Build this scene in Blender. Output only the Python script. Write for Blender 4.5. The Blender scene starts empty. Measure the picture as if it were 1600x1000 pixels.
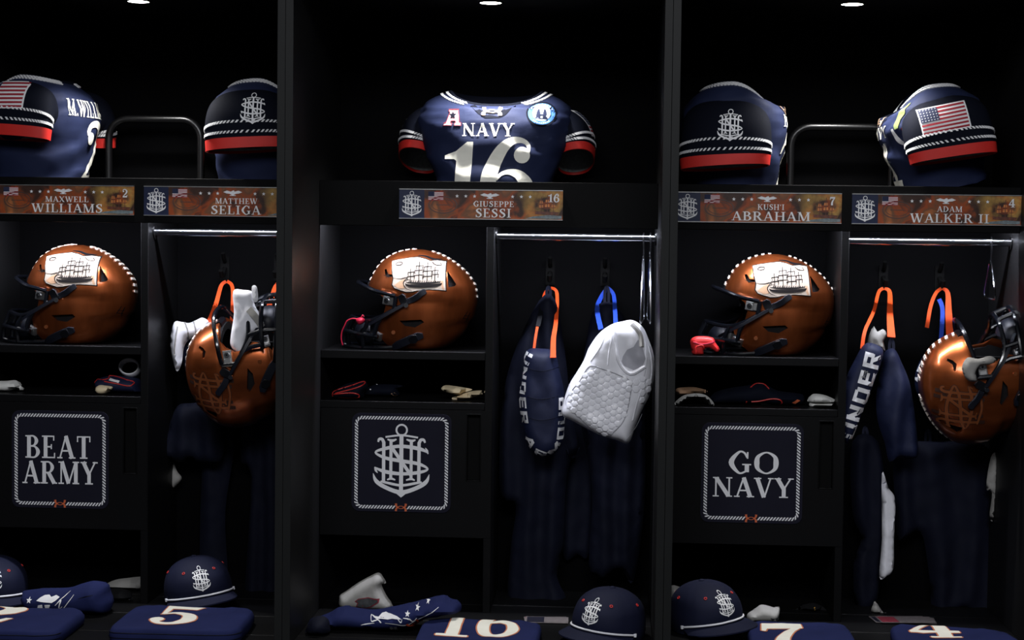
import bpy, bmesh, math, random
from mathutils import Vector, Matrix, noise, geometry
from mathutils.bvhtree import BVHTree

# ------------------------------------------------------------------ camera, world, lights, exposure
scn = bpy.context.scene
COL = scn.collection
FPX = 2599.33                                   # focal length in pixels of the 1600x1000 frame
CAMLOC = Vector((0.3428, -4.0804, 1.4604))
CR = Vector((0.99800574, 0.06185724, 0.01257857))
CU = Vector((-0.01553552, 0.04755655, 0.99874773))
CF = Vector((-0.06118159, 0.99695138, -0.04842269))
cam = bpy.data.objects.new('camera', bpy.data.cameras.new('camera'))
cam.data.sensor_fit = 'HORIZONTAL'; cam.data.sensor_width = 36.0
cam.data.lens = FPX / 1600.0 * 36.0
cam.data.clip_start = 0.05
m3 = Matrix((CR, CU, -CF)).transposed()
cam.matrix_world = Matrix.Translation(CAMLOC) @ m3.to_4x4()
COL.objects.link(cam); scn.camera = cam

scn.view_settings.view_transform = 'Standard'
scn.view_settings.look = 'None'
scn.view_settings.gamma = 1.0
scn.view_settings.exposure = 0.0
scn.view_settings.use_curve_mapping = False

world = bpy.data.worlds.new('world'); scn.world = world; world.use_nodes = True
world.node_tree.nodes['Background'].inputs[0].default_value = (0.9, 0.95, 1.0, 1)
world.node_tree.nodes['Background'].inputs[1].default_value = 0.035

def area_light(name, loc, rot, sx, sy, power, col=(1, 1, 1)):
    l = bpy.data.lights.new(name, 'AREA'); l.shape = 'RECTANGLE'; l.size = sx; l.size_y = sy
    l.energy = power; l.color = col
    o = bpy.data.objects.new(name, l); o.location = loc; o.rotation_euler = rot
    COL.objects.link(o); return o
# dim ceiling lights of the locker room, behind and above the photographer
area_light('room_ceiling_light', (0.2, -3.3, 3.0), (math.radians(22), 0, 0), 2.6, 1.0, 108, (0.93, 0.95, 1.0))

LED_STRENGTH = 310.0
SPOT_POWER = 54.0

def ray(u, v):
    return CF + CR * ((u - 800) / FPX) - CU * ((v - 500) / FPX)
def at(u, v, Y):
    d = ray(u, v); return CAMLOC + d * ((Y - CAMLOC.y) / d.y)
def atz(u, v, Z):
    d = ray(u, v); return CAMLOC + d * ((Z - CAMLOC.z) / d.z)

# ------------------------------------------------------------------ materials
def s2l(c):
    return tuple((x / 255 / 12.92) if x / 255 <= 0.04045 else ((x / 255 + 0.055) / 1.055) ** 2.4 for x in c)
MATS = {}
def mat(name, rgb, rough=0.6, metal=0.0, spec=0.5, bump=0.0, bscale=200.0, var=0.0, vscale=8.0, coat=0.0, sheen=0.0, emit=0.0):
    if name in MATS: return MATS[name]
    m = bpy.data.materials.new(name); m.use_nodes = True
    nt = m.node_tree; b = nt.nodes['Principled BSDF']
    c = s2l(rgb) + (1,)
    b.inputs['Base Color'].default_value = c
    b.inputs['Roughness'].default_value = rough
    b.inputs['Metallic'].default_value = metal
    b.inputs['Specular IOR Level'].default_value = spec
    b.inputs['Coat Weight'].default_value = coat
    b.inputs['Coat Roughness'].default_value = 0.08
    if sheen: b.inputs['Sheen Weight'].default_value = sheen
    if emit:
        b.inputs['Emission Color'].default_value = c; b.inputs['Emission Strength'].default_value = emit
    tc = None
    if var or bump:
        tc = nt.nodes.new('ShaderNodeTexCoord')
    if var:
        n = nt.nodes.new('ShaderNodeTexNoise'); n.inputs['Scale'].default_value = vscale; n.inputs['Detail'].default_value = 4
        nt.links.new(tc.outputs['Object'], n.inputs['Vector'])
        r = nt.nodes.new('ShaderNodeValToRGB')
        r.color_ramp.elements[0].position = 0.3; r.color_ramp.elements[1].position = 0.7
        r.color_ramp.elements[0].color = tuple(x * (1 - var) for x in c[:3]) + (1,)
        r.color_ramp.elements[1].color = tuple(min(1, x * (1 + var)) for x in c[:3]) + (1,)
        nt.links.new(n.outputs['Fac'], r.inputs['Fac']); nt.links.new(r.outputs['Color'], b.inputs['Base Color'])
    if bump:
        n2 = nt.nodes.new('ShaderNodeTexNoise'); n2.inputs['Scale'].default_value = bscale; n2.inputs['Detail'].default_value = 3
        nt.links.new(tc.outputs['Object'], n2.inputs['Vector'])
        bp = nt.nodes.new('ShaderNodeBump'); bp.inputs['Strength'].default_value = bump; bp.inputs['Distance'].default_value = 0.002
        nt.links.new(n2.outputs['Fac'], bp.inputs['Height']); nt.links.new(bp.outputs['Normal'], b.inputs['Normal'])
    MATS[name] = m; return m

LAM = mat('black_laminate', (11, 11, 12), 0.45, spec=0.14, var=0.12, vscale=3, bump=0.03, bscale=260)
LAMS = mat('black_laminate_lit', (20, 20, 21), 0.45, spec=0.2, var=0.1, vscale=3, bump=0.03, bscale=260)  # lighter copy of the laminate, downlight wash put into the colour
LAMB = mat('black_laminate_shaded', (5, 5, 6), 0.7, spec=0.03, var=0.1, vscale=3)  # darker copy of the laminate, shade at the back put into the colour
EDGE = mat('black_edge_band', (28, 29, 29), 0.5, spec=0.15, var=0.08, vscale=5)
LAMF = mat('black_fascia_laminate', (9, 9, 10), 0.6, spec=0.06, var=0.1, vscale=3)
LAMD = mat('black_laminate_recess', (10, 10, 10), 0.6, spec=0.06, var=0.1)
BLKM = mat('black_metal', (10, 10, 11), 0.3, metal=0.0, spec=0.5, var=0.05)
CHROME = mat('chrome', (200, 202, 208), 0.16, metal=1.0, var=0.03)
STEEL = mat('brushed_steel', (165, 165, 165), 0.35, metal=0.9, var=0.08, vscale=60)
WHITE_PR = mat('white_print', (222, 222, 224), 0.65, spec=0.2, var=0.03, vscale=30)
GREY_PR = mat('silver_print', (226, 226, 228), 0.6, spec=0.2, var=0.04, vscale=30)
NAVY_PR = mat('navy_sign', (26, 26, 38), 0.6, spec=0.1, var=0.1, vscale=8)
NAVY_PL = mat('navy_plate', (22, 32, 62), 0.45, spec=0.3, var=0.1, vscale=12)
ORANGE_PR = mat('copper_print', (196, 98, 62), 0.6, spec=0.2, var=0.12, vscale=80)
JNAVY = mat('jersey_navy', (28, 35, 62), 0.7, spec=0.16, bump=0.10, bscale=420, var=0.08, vscale=9)
JDARK = mat('jersey_black_navy', (11, 14, 25), 0.8, spec=0.08, bump=0.12, bscale=500, var=0.1, vscale=9)
FNAVY = mat('folded_navy', (30, 36, 74), 0.8, spec=0.08, bump=0.1, bscale=420, var=0.12, vscale=12)
CNAVY = mat('cap_navy', (15, 19, 42), 0.75, spec=0.2, bump=0.14, bscale=600, var=0.1, vscale=14)
DNAVY = mat('dark_navy_cloth', (11, 14, 29), 0.75, spec=0.15, bump=0.12, bscale=300, var=0.15, vscale=8)
BNAVY = mat('bag_navy', (22, 28, 54), 0.6, spec=0.25, bump=0.08, bscale=300, var=0.12, vscale=10)
RED = mat('red_cuff', (196, 42, 36), 0.55, spec=0.3, var=0.06, vscale=20, bump=0.05)
REDP = mat('red_piping', (190, 44, 40), 0.5, var=0.05)
ORNG = mat('orange_strap', (226, 80, 30), 0.6, spec=0.2, var=0.08, vscale=40, bump=0.1, bscale=800)
BLUE = mat('blue_strap', (34, 66, 168), 0.6, spec=0.2, var=0.08, vscale=40)
WCLOTH = mat('white_cloth', (226, 226, 232), 0.7, spec=0.2, bump=0.1, bscale=350, var=0.04, vscale=12, sheen=0.1)
GCLOTH = mat('grey_white_cloth', (150, 148, 144), 0.8, spec=0.15, bump=0.12, bscale=300, var=0.08, vscale=12)
LINING = mat('sleeve_lining', (150, 156, 156), 0.7, spec=0.2, bump=0.3, bscale=700, var=0.2, vscale=120)
PADW = mat('pad_foam_white', (216, 216, 212), 0.7, spec=0.2, var=0.06, vscale=14, bump=0.06)
PADC = mat('pad_foam_cream', (222, 204, 168), 0.7, spec=0.2, var=0.1, vscale=16, bump=0.06)
BLACKF = mat('black_foam', (16, 16, 18), 0.8, spec=0.2, var=0.2, vscale=20, bump=0.1)
BLKP = mat('black_plastic', (12, 13, 18), 0.28, spec=0.5, var=0.05)
MASKM = mat('facemask_navy', (9, 11, 17), 0.2, spec=0.6, coat=0.6, var=0.05)
STRAP = mat('strap_navy', (13, 16, 27), 0.5, spec=0.35, var=0.1, vscale=60)
REDRUB = mat('red_rubber', (232, 52, 52), 0.4, spec=0.4, var=0.05)
REDD = mat('dark_red_rubber', (190, 30, 60), 0.4, spec=0.4, var=0.05)
CREAM = mat('number_cream', (236, 234, 222), 0.6, spec=0.25, var=0.03, vscale=30)
NUMEDGE = mat('number_copper_edge', (196, 120, 84), 0.6, spec=0.2, var=0.05)
FLAGR = mat('flag_red', (150, 40, 52), 0.7, spec=0.2, var=0.05)
FLAGB = mat('flag_blue', (40, 46, 72), 0.7, spec=0.2, var=0.05)
PINK = mat('patch_pink', (222, 168, 178), 0.7, spec=0.2, var=0.08, vscale=60)
CARD = mat('patch_outline', (120, 40, 52), 0.7, spec=0.2, var=0.05)
PBLUE = mat('patch_blue', (70, 116, 176), 0.7, spec=0.2, var=0.12, vscale=90)
INK = mat('ink', (22, 18, 18), 0.7, spec=0.1, var=0.05)
ROPEW = mat('rope_print', (214, 206, 196), 0.5, spec=0.3, var=0.04)
PARCH = mat('parchment_print', (172, 158, 144), 0.45, spec=0.3, var=0.06, vscale=40)
TANP = mat('tan_print', (176, 140, 110), 0.6, spec=0.2, var=0.1, vscale=60)
GOLD = mat('gold_trim', (190, 140, 60), 0.5, spec=0.4, var=0.1)
GREENP = mat('patch_green', (112, 124, 76), 0.7, spec=0.2, var=0.1)
PAPER = mat('printed_card', (96, 90, 90), 0.5, spec=0.3, var=0.2, vscale=60)

def copper_mat():
    m = bpy.data.materials.new('helmet_copper'); m.use_nodes = True
    nt = m.node_tree; b = nt.nodes['Principled BSDF']
    tc = nt.nodes.new('ShaderNodeTexCoord')
    mp = nt.nodes.new('ShaderNodeMapping'); mp.inputs['Scale'].default_value = (14, 14, 4)
    nt.links.new(tc.outputs['Object'], mp.inputs['Vector'])
    n = nt.nodes.new('ShaderNodeTexNoise'); n.inputs['Scale'].default_value = 1.6; n.inputs['Detail'].default_value = 6
    nt.links.new(mp.outputs['Vector'], n.inputs['Vector'])
    r = nt.nodes.new('ShaderNodeValToRGB')
    e = r.color_ramp.elements
    e[0].position = 0.28; e[0].color = s2l((136, 70, 36)) + (1,)
    e[1].position = 0.70; e[1].color = s2l((196, 104, 56)) + (1,)
    x = e.new(0.5); x.color = s2l((172, 88, 44)) + (1,)
    nt.links.new(n.outputs['Fac'], r.inputs['Fac']); nt.links.new(r.outputs['Color'], b.inputs['Base Color'])
    b.inputs['Metallic'].default_value = 0.86; b.inputs['Roughness'].default_value = 0.30
    b.inputs['Coat Weight'].default_value = 0.5; b.inputs['Coat Roughness'].default_value = 0.12
    return m
COPPER = copper_mat()
COPPERL = mat('monogram_relief', (150, 84, 48), 0.35, metal=0.5, var=0.1, vscale=60)
COPPERD = mat('monogram_shade', (48, 24, 14), 0.5, var=0.1)

def plate_mat():
    m = bpy.data.materials.new('plate_art'); m.use_nodes = True
    nt = m.node_tree; b = nt.nodes['Principled BSDF']
    tc = nt.nodes.new('ShaderNodeTexCoord')
    n = nt.nodes.new('ShaderNodeTexNoise'); n.inputs['Scale'].default_value = 16; n.inputs['Detail'].default_value = 7; n.inputs['Distortion'].default_value = 0.6
    nt.links.new(tc.outputs['Object'], n.inputs['Vector'])
    r = nt.nodes.new('ShaderNodeValToRGB'); e = r.color_ramp.elements
    e[0].position = 0.30; e[0].color = s2l((36, 24, 22)) + (1,)
    e[1].position = 0.74; e[1].color = s2l((170, 100, 56)) + (1,)
    for p, c in ((0.43, (66, 42, 33)), (0.53, (150, 68, 30)), (0.62, (104, 70, 48))):
        x = e.new(p); x.color = s2l(c) + (1,)
    nt.links.new(n.outputs['Fac'], r.inputs['Fac'])
    # printed smoke: teal-grey and yellow clouds around the painted ship at the right end
    n3 = nt.nodes.new('ShaderNodeTexNoise'); n3.inputs['Scale'].default_value = 24; n3.inputs['Detail'].default_value = 5
    nt.links.new(tc.outputs['Object'], n3.inputs['Vector'])
    sx = nt.nodes.new('ShaderNodeSeparateXYZ'); nt.links.new(tc.outputs['Object'], sx.inputs[0])
    mr = nt.nodes.new('ShaderNodeMapRange'); mr.inputs[1].default_value = 0.29; mr.inputs[2].default_value = 0.41
    nt.links.new(sx.outputs['X'], mr.inputs[0])
    mu = nt.nodes.new('ShaderNodeMath'); mu.operation = 'MULTIPLY'
    nt.links.new(mr.outputs[0], mu.inputs[0])
    r3 = nt.nodes.new('ShaderNodeValToRGB'); r3.color_ramp.elements[0].position = 0.44; r3.color_ramp.elements[1].position = 0.72
    nt.links.new(n3.outputs['Fac'], r3.inputs['Fac']); nt.links.new(r3.outputs['Color'], mu.inputs[1])
    mx = nt.nodes.new('ShaderNodeMixRGB'); mx.inputs[2].default_value = s2l((216, 170, 88)) + (1,)
    nt.links.new(mu.outputs[0], mx.inputs[0]); nt.links.new(r.outputs['Color'], mx.inputs[1])
    nt.links.new(mx.outputs[0], b.inputs['Base Color'])
    b.inputs['Roughness'].default_value = 0.4; b.inputs['Specular IOR Level'].default_value = 0.3
    return m
PLATE = plate_mat()
LEDM = mat('led_emitter', (236, 240, 255), 0.5, emit=LED_STRENGTH)
DOWNM = mat('downlight_emitter', (255, 250, 244), 0.5, emit=14.0)

# ------------------------------------------------------------------ mesh helpers
class MB:
    def __init__(s): s.v = []; s.f = []
    def add(s, vs, fs):
        o = len(s.v); s.v += [tuple(p) for p in vs]; s.f += [tuple(i + o for i in f) for f in fs]; return s
    def box(s, x0, x1, y0, y1, z0, z1):
        return s.add([(x, y, z) for z in (z0, z1) for y in (y0, y1) for x in (x0, x1)],
              [(0, 2, 3, 1), (4, 5, 7, 6), (0, 1, 5, 4), (2, 6, 7, 3), (0, 4, 6, 2), (1, 3, 7, 5)])
    def tube(s, pts, r, n=10, closed=False, flat=None):
        pts = [Vector(p) for p in pts]; N = len(pts)
        rs = r if isinstance(r, (list, tuple)) else [r] * N
        T = []
        for i in range(N):
            a = pts[(i - 1) % N] if (closed or i > 0) else pts[i]
            b = pts[(i + 1) % N] if (closed or i < N - 1) else pts[i]
            T.append((b - a).normalized())
        ref = Vector((0, 0, 1)) if abs(T[0].z) < 0.9 else Vector((0, 1, 0))
        nrm = (ref - T[0] * ref.dot(T[0])).normalized()
        vs = []
        for i in range(N):
            nrm = (nrm - T[i] * nrm.dot(T[i])).normalized(); bi = T[i].cross(nrm)
            for k in range(n):
                a = 2 * math.pi * k / n
                vs.append(pts[i] + (nrm * math.cos(a) + bi * math.sin(a)) * rs[i])
        fs = []
        for i in range(N if closed else N - 1):
            for k in range(n):
                a = i * n + k; b = i * n + (k + 1) % n; j = ((i + 1) % N) * n
                fs.append((a, b, j + (k + 1) % n, j + k))
        if not closed:
            fs.append(tuple(range(n - 1, -1, -1))); fs.append(tuple((N - 1) * n + k for k in range(n)))
        return s.add(vs, fs)
    def rings(s, R, cap0=False, cap1=False, closed=True):
        n = len(R[0]); vs = [p for r in R for p in r]; fs = []
        for i in range(len(R) - 1):
            for k in range(n if closed else n - 1):
                fs.append((i * n + k, i * n + (k + 1) % n, (i + 1) * n + (k + 1) % n, (i + 1) * n + k))
        if cap0: fs.append(tuple(range(n - 1, -1, -1)))
        if cap1: fs.append(tuple((len(R) - 1) * n + k for k in range(n)))
        return s.add(vs, fs)
    def bvh(s): return BVHTree.FromPolygons([Vector(p) for p in s.v], s.f)
    def mesh(s, name, angle=35, smooth=True):
        me = bpy.data.meshes.new(name); me.from_pydata(s.v, [], s.f); me.update()
        if smooth:
            me.polygons.foreach_set('use_smooth', [True] * len(me.polygons))
            me.set_sharp_from_angle(angle=math.radians(angle))
        return me
    def build(s, name, material, parent=None, angle=35, bev=0.0, smooth=True, label=None, loc=None, rot=None):
        me = s.mesh(name, angle, smooth); me.materials.append(material)
        return place(me, name, parent, bev, label, loc, rot)
def place(me, name, parent=None, bev=0.0, label=None, loc=None, rot=None):
    o = bpy.data.objects.new(name, me); COL.objects.link(o)
    if parent: o.parent = parent
    if loc is not None: o.location = loc
    if rot is not None: o.rotation_euler = rot
    if bev:
        b = o.modifiers.new('bevel', 'BEVEL'); b.width = bev; b.segments = 2; b.limit_method = 'ANGLE'
    if label: o['label'] = label
    return o
def tag(o, label, cat, group=None):
    o['label'] = label; o['category'] = cat
    if group: o['group'] = group
    return o
def thing(name, label, cat, loc=(0, 0, 0), rot=(0, 0, 0), group=None):
    o = bpy.data.objects.new(name, None); o.empty_display_size = 0.05; COL.objects.link(o)
    o.location = loc; o.rotation_euler = rot
    return tag(o, label, cat, group)
def struct(o): o['kind'] = 'structure'; return o
def copy_tree(o, parent=None):
    c = o.copy(); COL.objects.link(c); c.parent = parent
    for ch in KIDS(o): copy_tree(ch, c)
    return c
def KIDS(o): return [x for x in COL.objects if x.parent == o]
def lerp(a, b, t): return a + (b - a) * t
def smooth01(t): t = max(0, min(1, t)); return t * t * (3 - 2 * t)
def fnoise(p, sc, seed=0.0): return noise.noise(Vector((p[0] * sc + seed, p[1] * sc + seed * 1.7, p[2] * sc - seed)))
def spline(pts, n=6, closed=False):
    """Catmull-Rom through points of any dimension"""
    N = len(pts); out = []
    rng = range(N) if closed else range(N - 1)
    for i in rng:
        p = [pts[(i + k) % N] if closed else pts[max(0, min(N - 1, i + k))] for k in (-1, 0, 1, 2)]
        for j in range(n):
            t = j / n
            out.append(tuple(0.5 * ((2 * b) + (-a + c) * t + (2 * a - 5 * b + 4 * c - d) * t * t + (-a + 3 * b - 3 * c + d) * t ** 3)
                       for a, b, c, d in zip(*p)))
    if not closed: out.append(tuple(pts[-1]))
    return out

# ---- 2D print shapes: lists of polygons
def stroke(pts, w, n=5, closed=False):
    """variable-width stroke along a smooth line -> list of quads"""
    ws = w if isinstance(w, (list, tuple)) else [w] * len(pts)
    q = spline([(p[0], p[1], ww) for p, ww in zip(pts, ws)], n, closed) if n > 1 else [(p[0], p[1], ww) for p, ww in zip(pts, ws)]
    N = len(q); L = []; R = []
    for i in range(N):
        a = q[(i - 1) % N] if (closed or i > 0) else q[i]; b = q[(i + 1) % N] if (closed or i < N - 1) else q[i]
        dx, dy = b[0] - a[0], b[1] - a[1]; l = math.hypot(dx, dy) or 1
        nx, ny = -dy / l, dx / l; h = q[i][2] / 2
        L.append((q[i][0] + nx * h, q[i][1] + ny * h)); R.append((q[i][0] - nx * h, q[i][1] - ny * h))
    return [[L[i], R[i], R[(i + 1) % N], L[(i + 1) % N]] for i in range(N if closed else N - 1)]
def bar(x0, y0, x1, y1): return [[(x0, y0), (x1, y0), (x1, y1), (x0, y1)]]
def line(x0, y0, x1, y1, w): return stroke([(x0, y0), (x1, y1)], w, 1)
def disc(cx, cy, r, n=20, ry=None): return [[(cx + r * math.cos(2 * math.pi * k / n), cy + (ry or r) * math.sin(2 * math.pi * k / n)) for k in range(n)]]
def ringp(cx, cy, r, w, n=24, ry=None):
    return stroke([(cx + r * math.cos(2 * math.pi * k / n), cy + (ry or r) * math.sin(2 * math.pi * k / n)) for k in range(n)], w, 1, True)
def star(cx, cy, r):
    return [[(cx + (r if k % 2 == 0 else r * 0.42) * math.sin(math.pi * k / 5), cy + (r if k % 2 == 0 else r * 0.42) * math.cos(math.pi * k / 5)) for k in range(10)]]
def xf(polys, sx=1, sy=None, dx=0, dy=0, rot=0):
    sy = sx if sy is None else sy; c, s = math.cos(rot), math.sin(rot)
    return [[((x * sx) * c - (y * sy) * s + dx, (x * sx) * s + (y * sy) * c + dy) for x, y in p] for p in polys]
def bounds(polys):
    xs = [x for p in polys for x, y in p]; ys = [y for p in polys for x, y in p]
    return min(xs), max(xs), min(ys), max(ys)

# ---- serif alphabet drawn from strokes (cap height 1)
T, t_, SF = 0.19, 0.075, 0.06
def serif(x, y, w): return bar(x - w / 2, y, x + w / 2, y + SF) if y < 0.5 else bar(x - w / 2, y - SF, x + w / 2, y)
def stem(x, w=None, sw=0.4, y0=0, y1=1): w = w or T; return bar(x - w / 2, y0, x + w / 2, y1) + (serif(x, 0, sw) if y0 == 0 else []) + (serif(x, 1, sw) if y1 == 1 else [])
def G_A(): return 0.86, line(.12, 0, .42, 1, t_) + line(.42, 1, .74, 0, T) + bar(.2, .3, .62, .3 + t_) + serif(.12, 0, .26) + serif(.74, 0, .34) + [[(.36, .94), (.48, .94), (.42, 1.02)]]
def G_B(): return 0.78, stem(.2, sw=.36) + stroke([(.2, .965), (.44, .96), (.58, .76), (.44, .55), (.2, .54)], [.07, .08, .18, .08, .07]) + stroke([(.2, .52), (.5, .5), (.66, .27), (.5, .04), (.2, .035)], [.07, .08, .19, .08, .07])
def G_D(): return 0.9, stem(.2, sw=.36) + stroke([(.2, .965), (.5, .93), (.76, .5), (.5, .07), (.2, .035)], [.07, .1, .2, .1, .07])
def G_E(): return 0.74, stem(.2, sw=.36) + bar(.2, 1 - SF, .64, 1) + bar(.2, .47, .5, .54) + bar(.2, 0, .68, SF) + bar(.58, .78, .64, 1) + bar(.62, 0, .68, .24) + bar(.46, .4, .52, .62)
def G_F(): return 0.7, stem(.2, sw=.36) + bar(.2, 1 - SF, .64, 1) + bar(.2, .47, .5, .54) + bar(.58, .78, .64, 1)
def G_G(): return 0.92, stroke([(.74, .74), (.62, .95), (.42, .97), (.14, .5), (.42, .03), (.66, .08), (.74, .2)], [.09, .08, .1, .2, .1, .08, .08]) + bar(.65, .06, .81, .42) + serif(.72, .38, .34) + bar(.72, .68, .78, .98)
def G_H(): return 0.96, stem(.2, sw=.36) + stem(.76, sw=.36) + bar(.2, .47, .76, .47 + t_)
def G_I(): return 0.46, stem(.23)
def G_K(): return 0.92, stem(.2, sw=.36) + line(.26, .42, .72, .98, t_) + line(.4, .6, .76, .02, T) + serif(.72, 1, .3) + serif(.77, 0, .32)
def G_L(): return 0.72, stem(.2, sw=.36) + bar(.2, 0, .66, SF) + bar(.6, 0, .66, .3)
def G_M(): return 1.12, stem(.16, t_, .28) + line(.2, 1, .54, .02, T) + line(.9, 1, .56, .02, t_) + stem(.92, T, .34)
def G_N(): return 0.96, stem(.17, t_, .28) + line(.18, .97, .76, .03, T) + stem(.78, t_, .28)
def G_O(): return 0.96, stroke([(.48, .98), (.18, .8), (.12, .5), (.18, .2), (.48, .02), (.78, .2), (.84, .5), (.78, .8)], [.07, .14, .2, .14, .07, .14, .2, .14], 5, True)
def G_P(): return 0.74, stem(.2, sw=.36) + stroke([(.2, .965), (.48, .95), (.62, .72), (.48, .47), (.2, .46)], [.07, .08, .18, .08, .07])
def G_R(): return 0.86, stem(.2, sw=.36) + stroke([(.2, .965), (.48, .95), (.62, .73), (.48, .51), (.2, .5)], [.07, .08, .18, .08, .07]) + line(.42, .5, .72, .02, T) + serif(.76, 0, .22)
def G_S(): return 0.7, stroke([(.56, .76), (.5, .93), (.33, .96), (.15, .78), (.3, .57), (.5, .42), (.56, .22), (.36, .03), (.16, .1), (.11, .26)], [.06, .08, .09, .15, .19, .19, .15, .09, .08, .06]) + bar(.54, .7, .6, .99) + bar(.07, .01, .13, .3)
def G_T(): return 0.8, stem(.4, sw=.38) + bar(.06, 1 - SF, .74, 1) + bar(.06, .74, .12, 1) + bar(.68, .74, .74, 1)
def G_U(): return 0.9, bar(.11, .3, .29, 1) + serif(.2, 1, .36) + stroke([(.2, .35), (.24, .12), (.46, .04), (.68, .14), (.72, .4)], [.18, .14, .08, .08, .07]) + bar(.685, .3, .755, 1) + serif(.72, 1, .28)
def G_V(): return 0.86, line(.12, 1, .44, 0, T) + line(.74, 1, .46, 0, t_) + serif(.14, 1, .34) + serif(.74, 1, .26)
def G_W(): return 1.22, line(.12, 1, .38, 0, T) + line(.62, 1, .4, 0, t_) + line(.58, 1, .84, 0, T) + line(1.1, 1, .86, 0, t_) + serif(.14, 1, .3) + serif(.6, 1, .3) + serif(1.08, 1, .26)
def G_X(): return 0.88, line(.14, 1, .72, 0, T) + line(.72, 1, .14, 0, t_) + serif(.15, 1, .32) + serif(.72, 1, .26) + serif(.14, 0, .26) + serif(.72, 0, .32)
def G_Y(): return 0.84, line(.12, 1, .42, .44, T) + line(.74, 1, .44, .46, t_) + bar(.335, 0, .515, .5) + serif(.42, 0, .4) + serif(.14, 1, .32) + serif(.74, 1, .26)
def G_ap(): return 0.28, line(.16, 1, .12, .72, .1)
def G_dot(): return 0.3, disc(.14, .09, .09, 10)
# numerals with ball terminals
def G_1(): return 0.62, [[(.30, 0), (.50, 0), (.50, 1), (.42, 1), (.30, .86), (.06, .8), (.06, .73), (.30, .74)]] + serif(.4, 0, .52)
def G_2(): return 0.78, disc(.2, .74, .1, 12) + stroke([(.12, .78), (.2, .95), (.4, .97), (.6, .8), (.54, .54), (.3, .28), (.12, .1)], [.06, .1, .12, .19, .17, .1, .06]) + [[(.08, 0), (.62, 0), (.7, .3), (.64, .3), (.56, .17), (.14, .15)]]
def G_4(): return 0.82, [[(.42, 0), (.62, 0), (.62, 1), (.56, 1), (.42, .86)]] + line(.5, .96, .08, .3, .09) + bar(.04, .24, .76, .35) + serif(.52, 0, .44)
def G_5(): return 0.76, [[(.16, .5), (.22, .5), (.24, .84), (.6, .82), (.68, 1), (.62, 1), (.14, 1)]] + stroke([(.19, .5), (.34, .62), (.54, .55), (.6, .3), (.44, .06), (.24, .06), (.14, .2)], [.05, .1, .17, .2, .12, .1, .12]) + disc(.18, .22, .1, 12)
def G_6(): return 0.8, stroke([(.62, .78), (.62, .92), (.48, .97), (.3, .84), (.18, .55), (.16, .3), (.26, .08), (.42, .03), (.58, .1), (.66, .3), (.58, .5), (.42, .57), (.24, .48)], [.06, .09, .12, .16, .2, .2, .15, .1, .15, .19, .15, .1, .06]) + disc(.6, .78, .1, 14)
def G_7(): return 0.74, [[(.06, .66), (.12, .66), (.16, .8), (.68, .8), (.68, 1), (.1, 1)]] + stroke([(.62, .86), (.42, .56), (.32, .28), (.32, 0)], [.1, .15, .2, .22])
GLY = dict(A=G_A, B=G_B, D=G_D, E=G_E, F=G_F, G=G_G, H=G_H, I=G_I, K=G_K, L=G_L, M=G_M, N=G_N, O=G_O, P=G_P, R=G_R, S=G_S, T=G_T, U=G_U, V=G_V, W=G_W, X=G_X, Y=G_Y)
GLY.update({"'": G_ap, '.': G_dot, '1': G_1, '2': G_2, '4': G_4, '5': G_5, '6': G_6, '7': G_7})
# plain block alphabet
BW = 0.2
def blk(c):
    w = BW
    if c == 'U': return .78, bar(.05, .15, .05 + w, 1) + bar(.55, .15, .55 + w, 1) + bar(.05, 0, .75, w)
    if c == 'N': return .8, bar(.05, 0, .05 + w, 1) + bar(.55, 0, .55 + w, 1) + line(.13, .95, .67, .05, .2)
    if c == 'D': return .8, bar(.05, 0, .05 + w, 1) + bar(.05, 0, .6, w) + bar(.05, 1 - w, .6, 1) + bar(.55, .1, .75, .9)
    if c == 'E': return .74, bar(.05, 0, .05 + w, 1) + bar(.05, 0, .68, w) + bar(.05, 1 - w, .68, 1) + bar(.05, .41, .62, .59)
    if c == 'R': return .8, bar(.05, 0, .05 + w, 1) + bar(.05, 1 - w, .72, 1) + bar(.54, .5, .74, 1) + bar(.05, .4, .72, .58) + line(.42, .45, .66, 0, .2)
    if c == 'A': return .84, line(.1, 0, .4, 1, .2) + line(.72, 0, .42, 1, .2) + bar(.2, .25, .62, .42)
    if c == 'M': return .96, bar(.05, 0, .05 + w, 1) + bar(.71, 0, .91, 1) + line(.14, .95, .48, .3, .2) + line(.82, .95, .48, .3, .2)
    if c == 'O': return .8, bar(.05, 0, .05 + w, 1) + bar(.55, 0, .55 + w, 1) + bar(.05, 0, .75, w) + bar(.05, 1 - w, .75, 1)
    return .4, []
def text(s, block=False, gap=0.06):
    x = 0; out = []
    for c in s:
        if c == ' ': x += 0.4; continue
        a, p = blk(c) if block else GLY[c]()
        out += xf(p, 1, 1, x, 0); x += a + gap
    return out
def textfit(s, cx, y0, h, w, block=False):
    p = text(s, block); b = bounds(p); sx = w / (b[1] - b[0])
    return xf(p, sx, h, cx - (b[0] + b[1]) / 2 * sx, y0)

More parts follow.
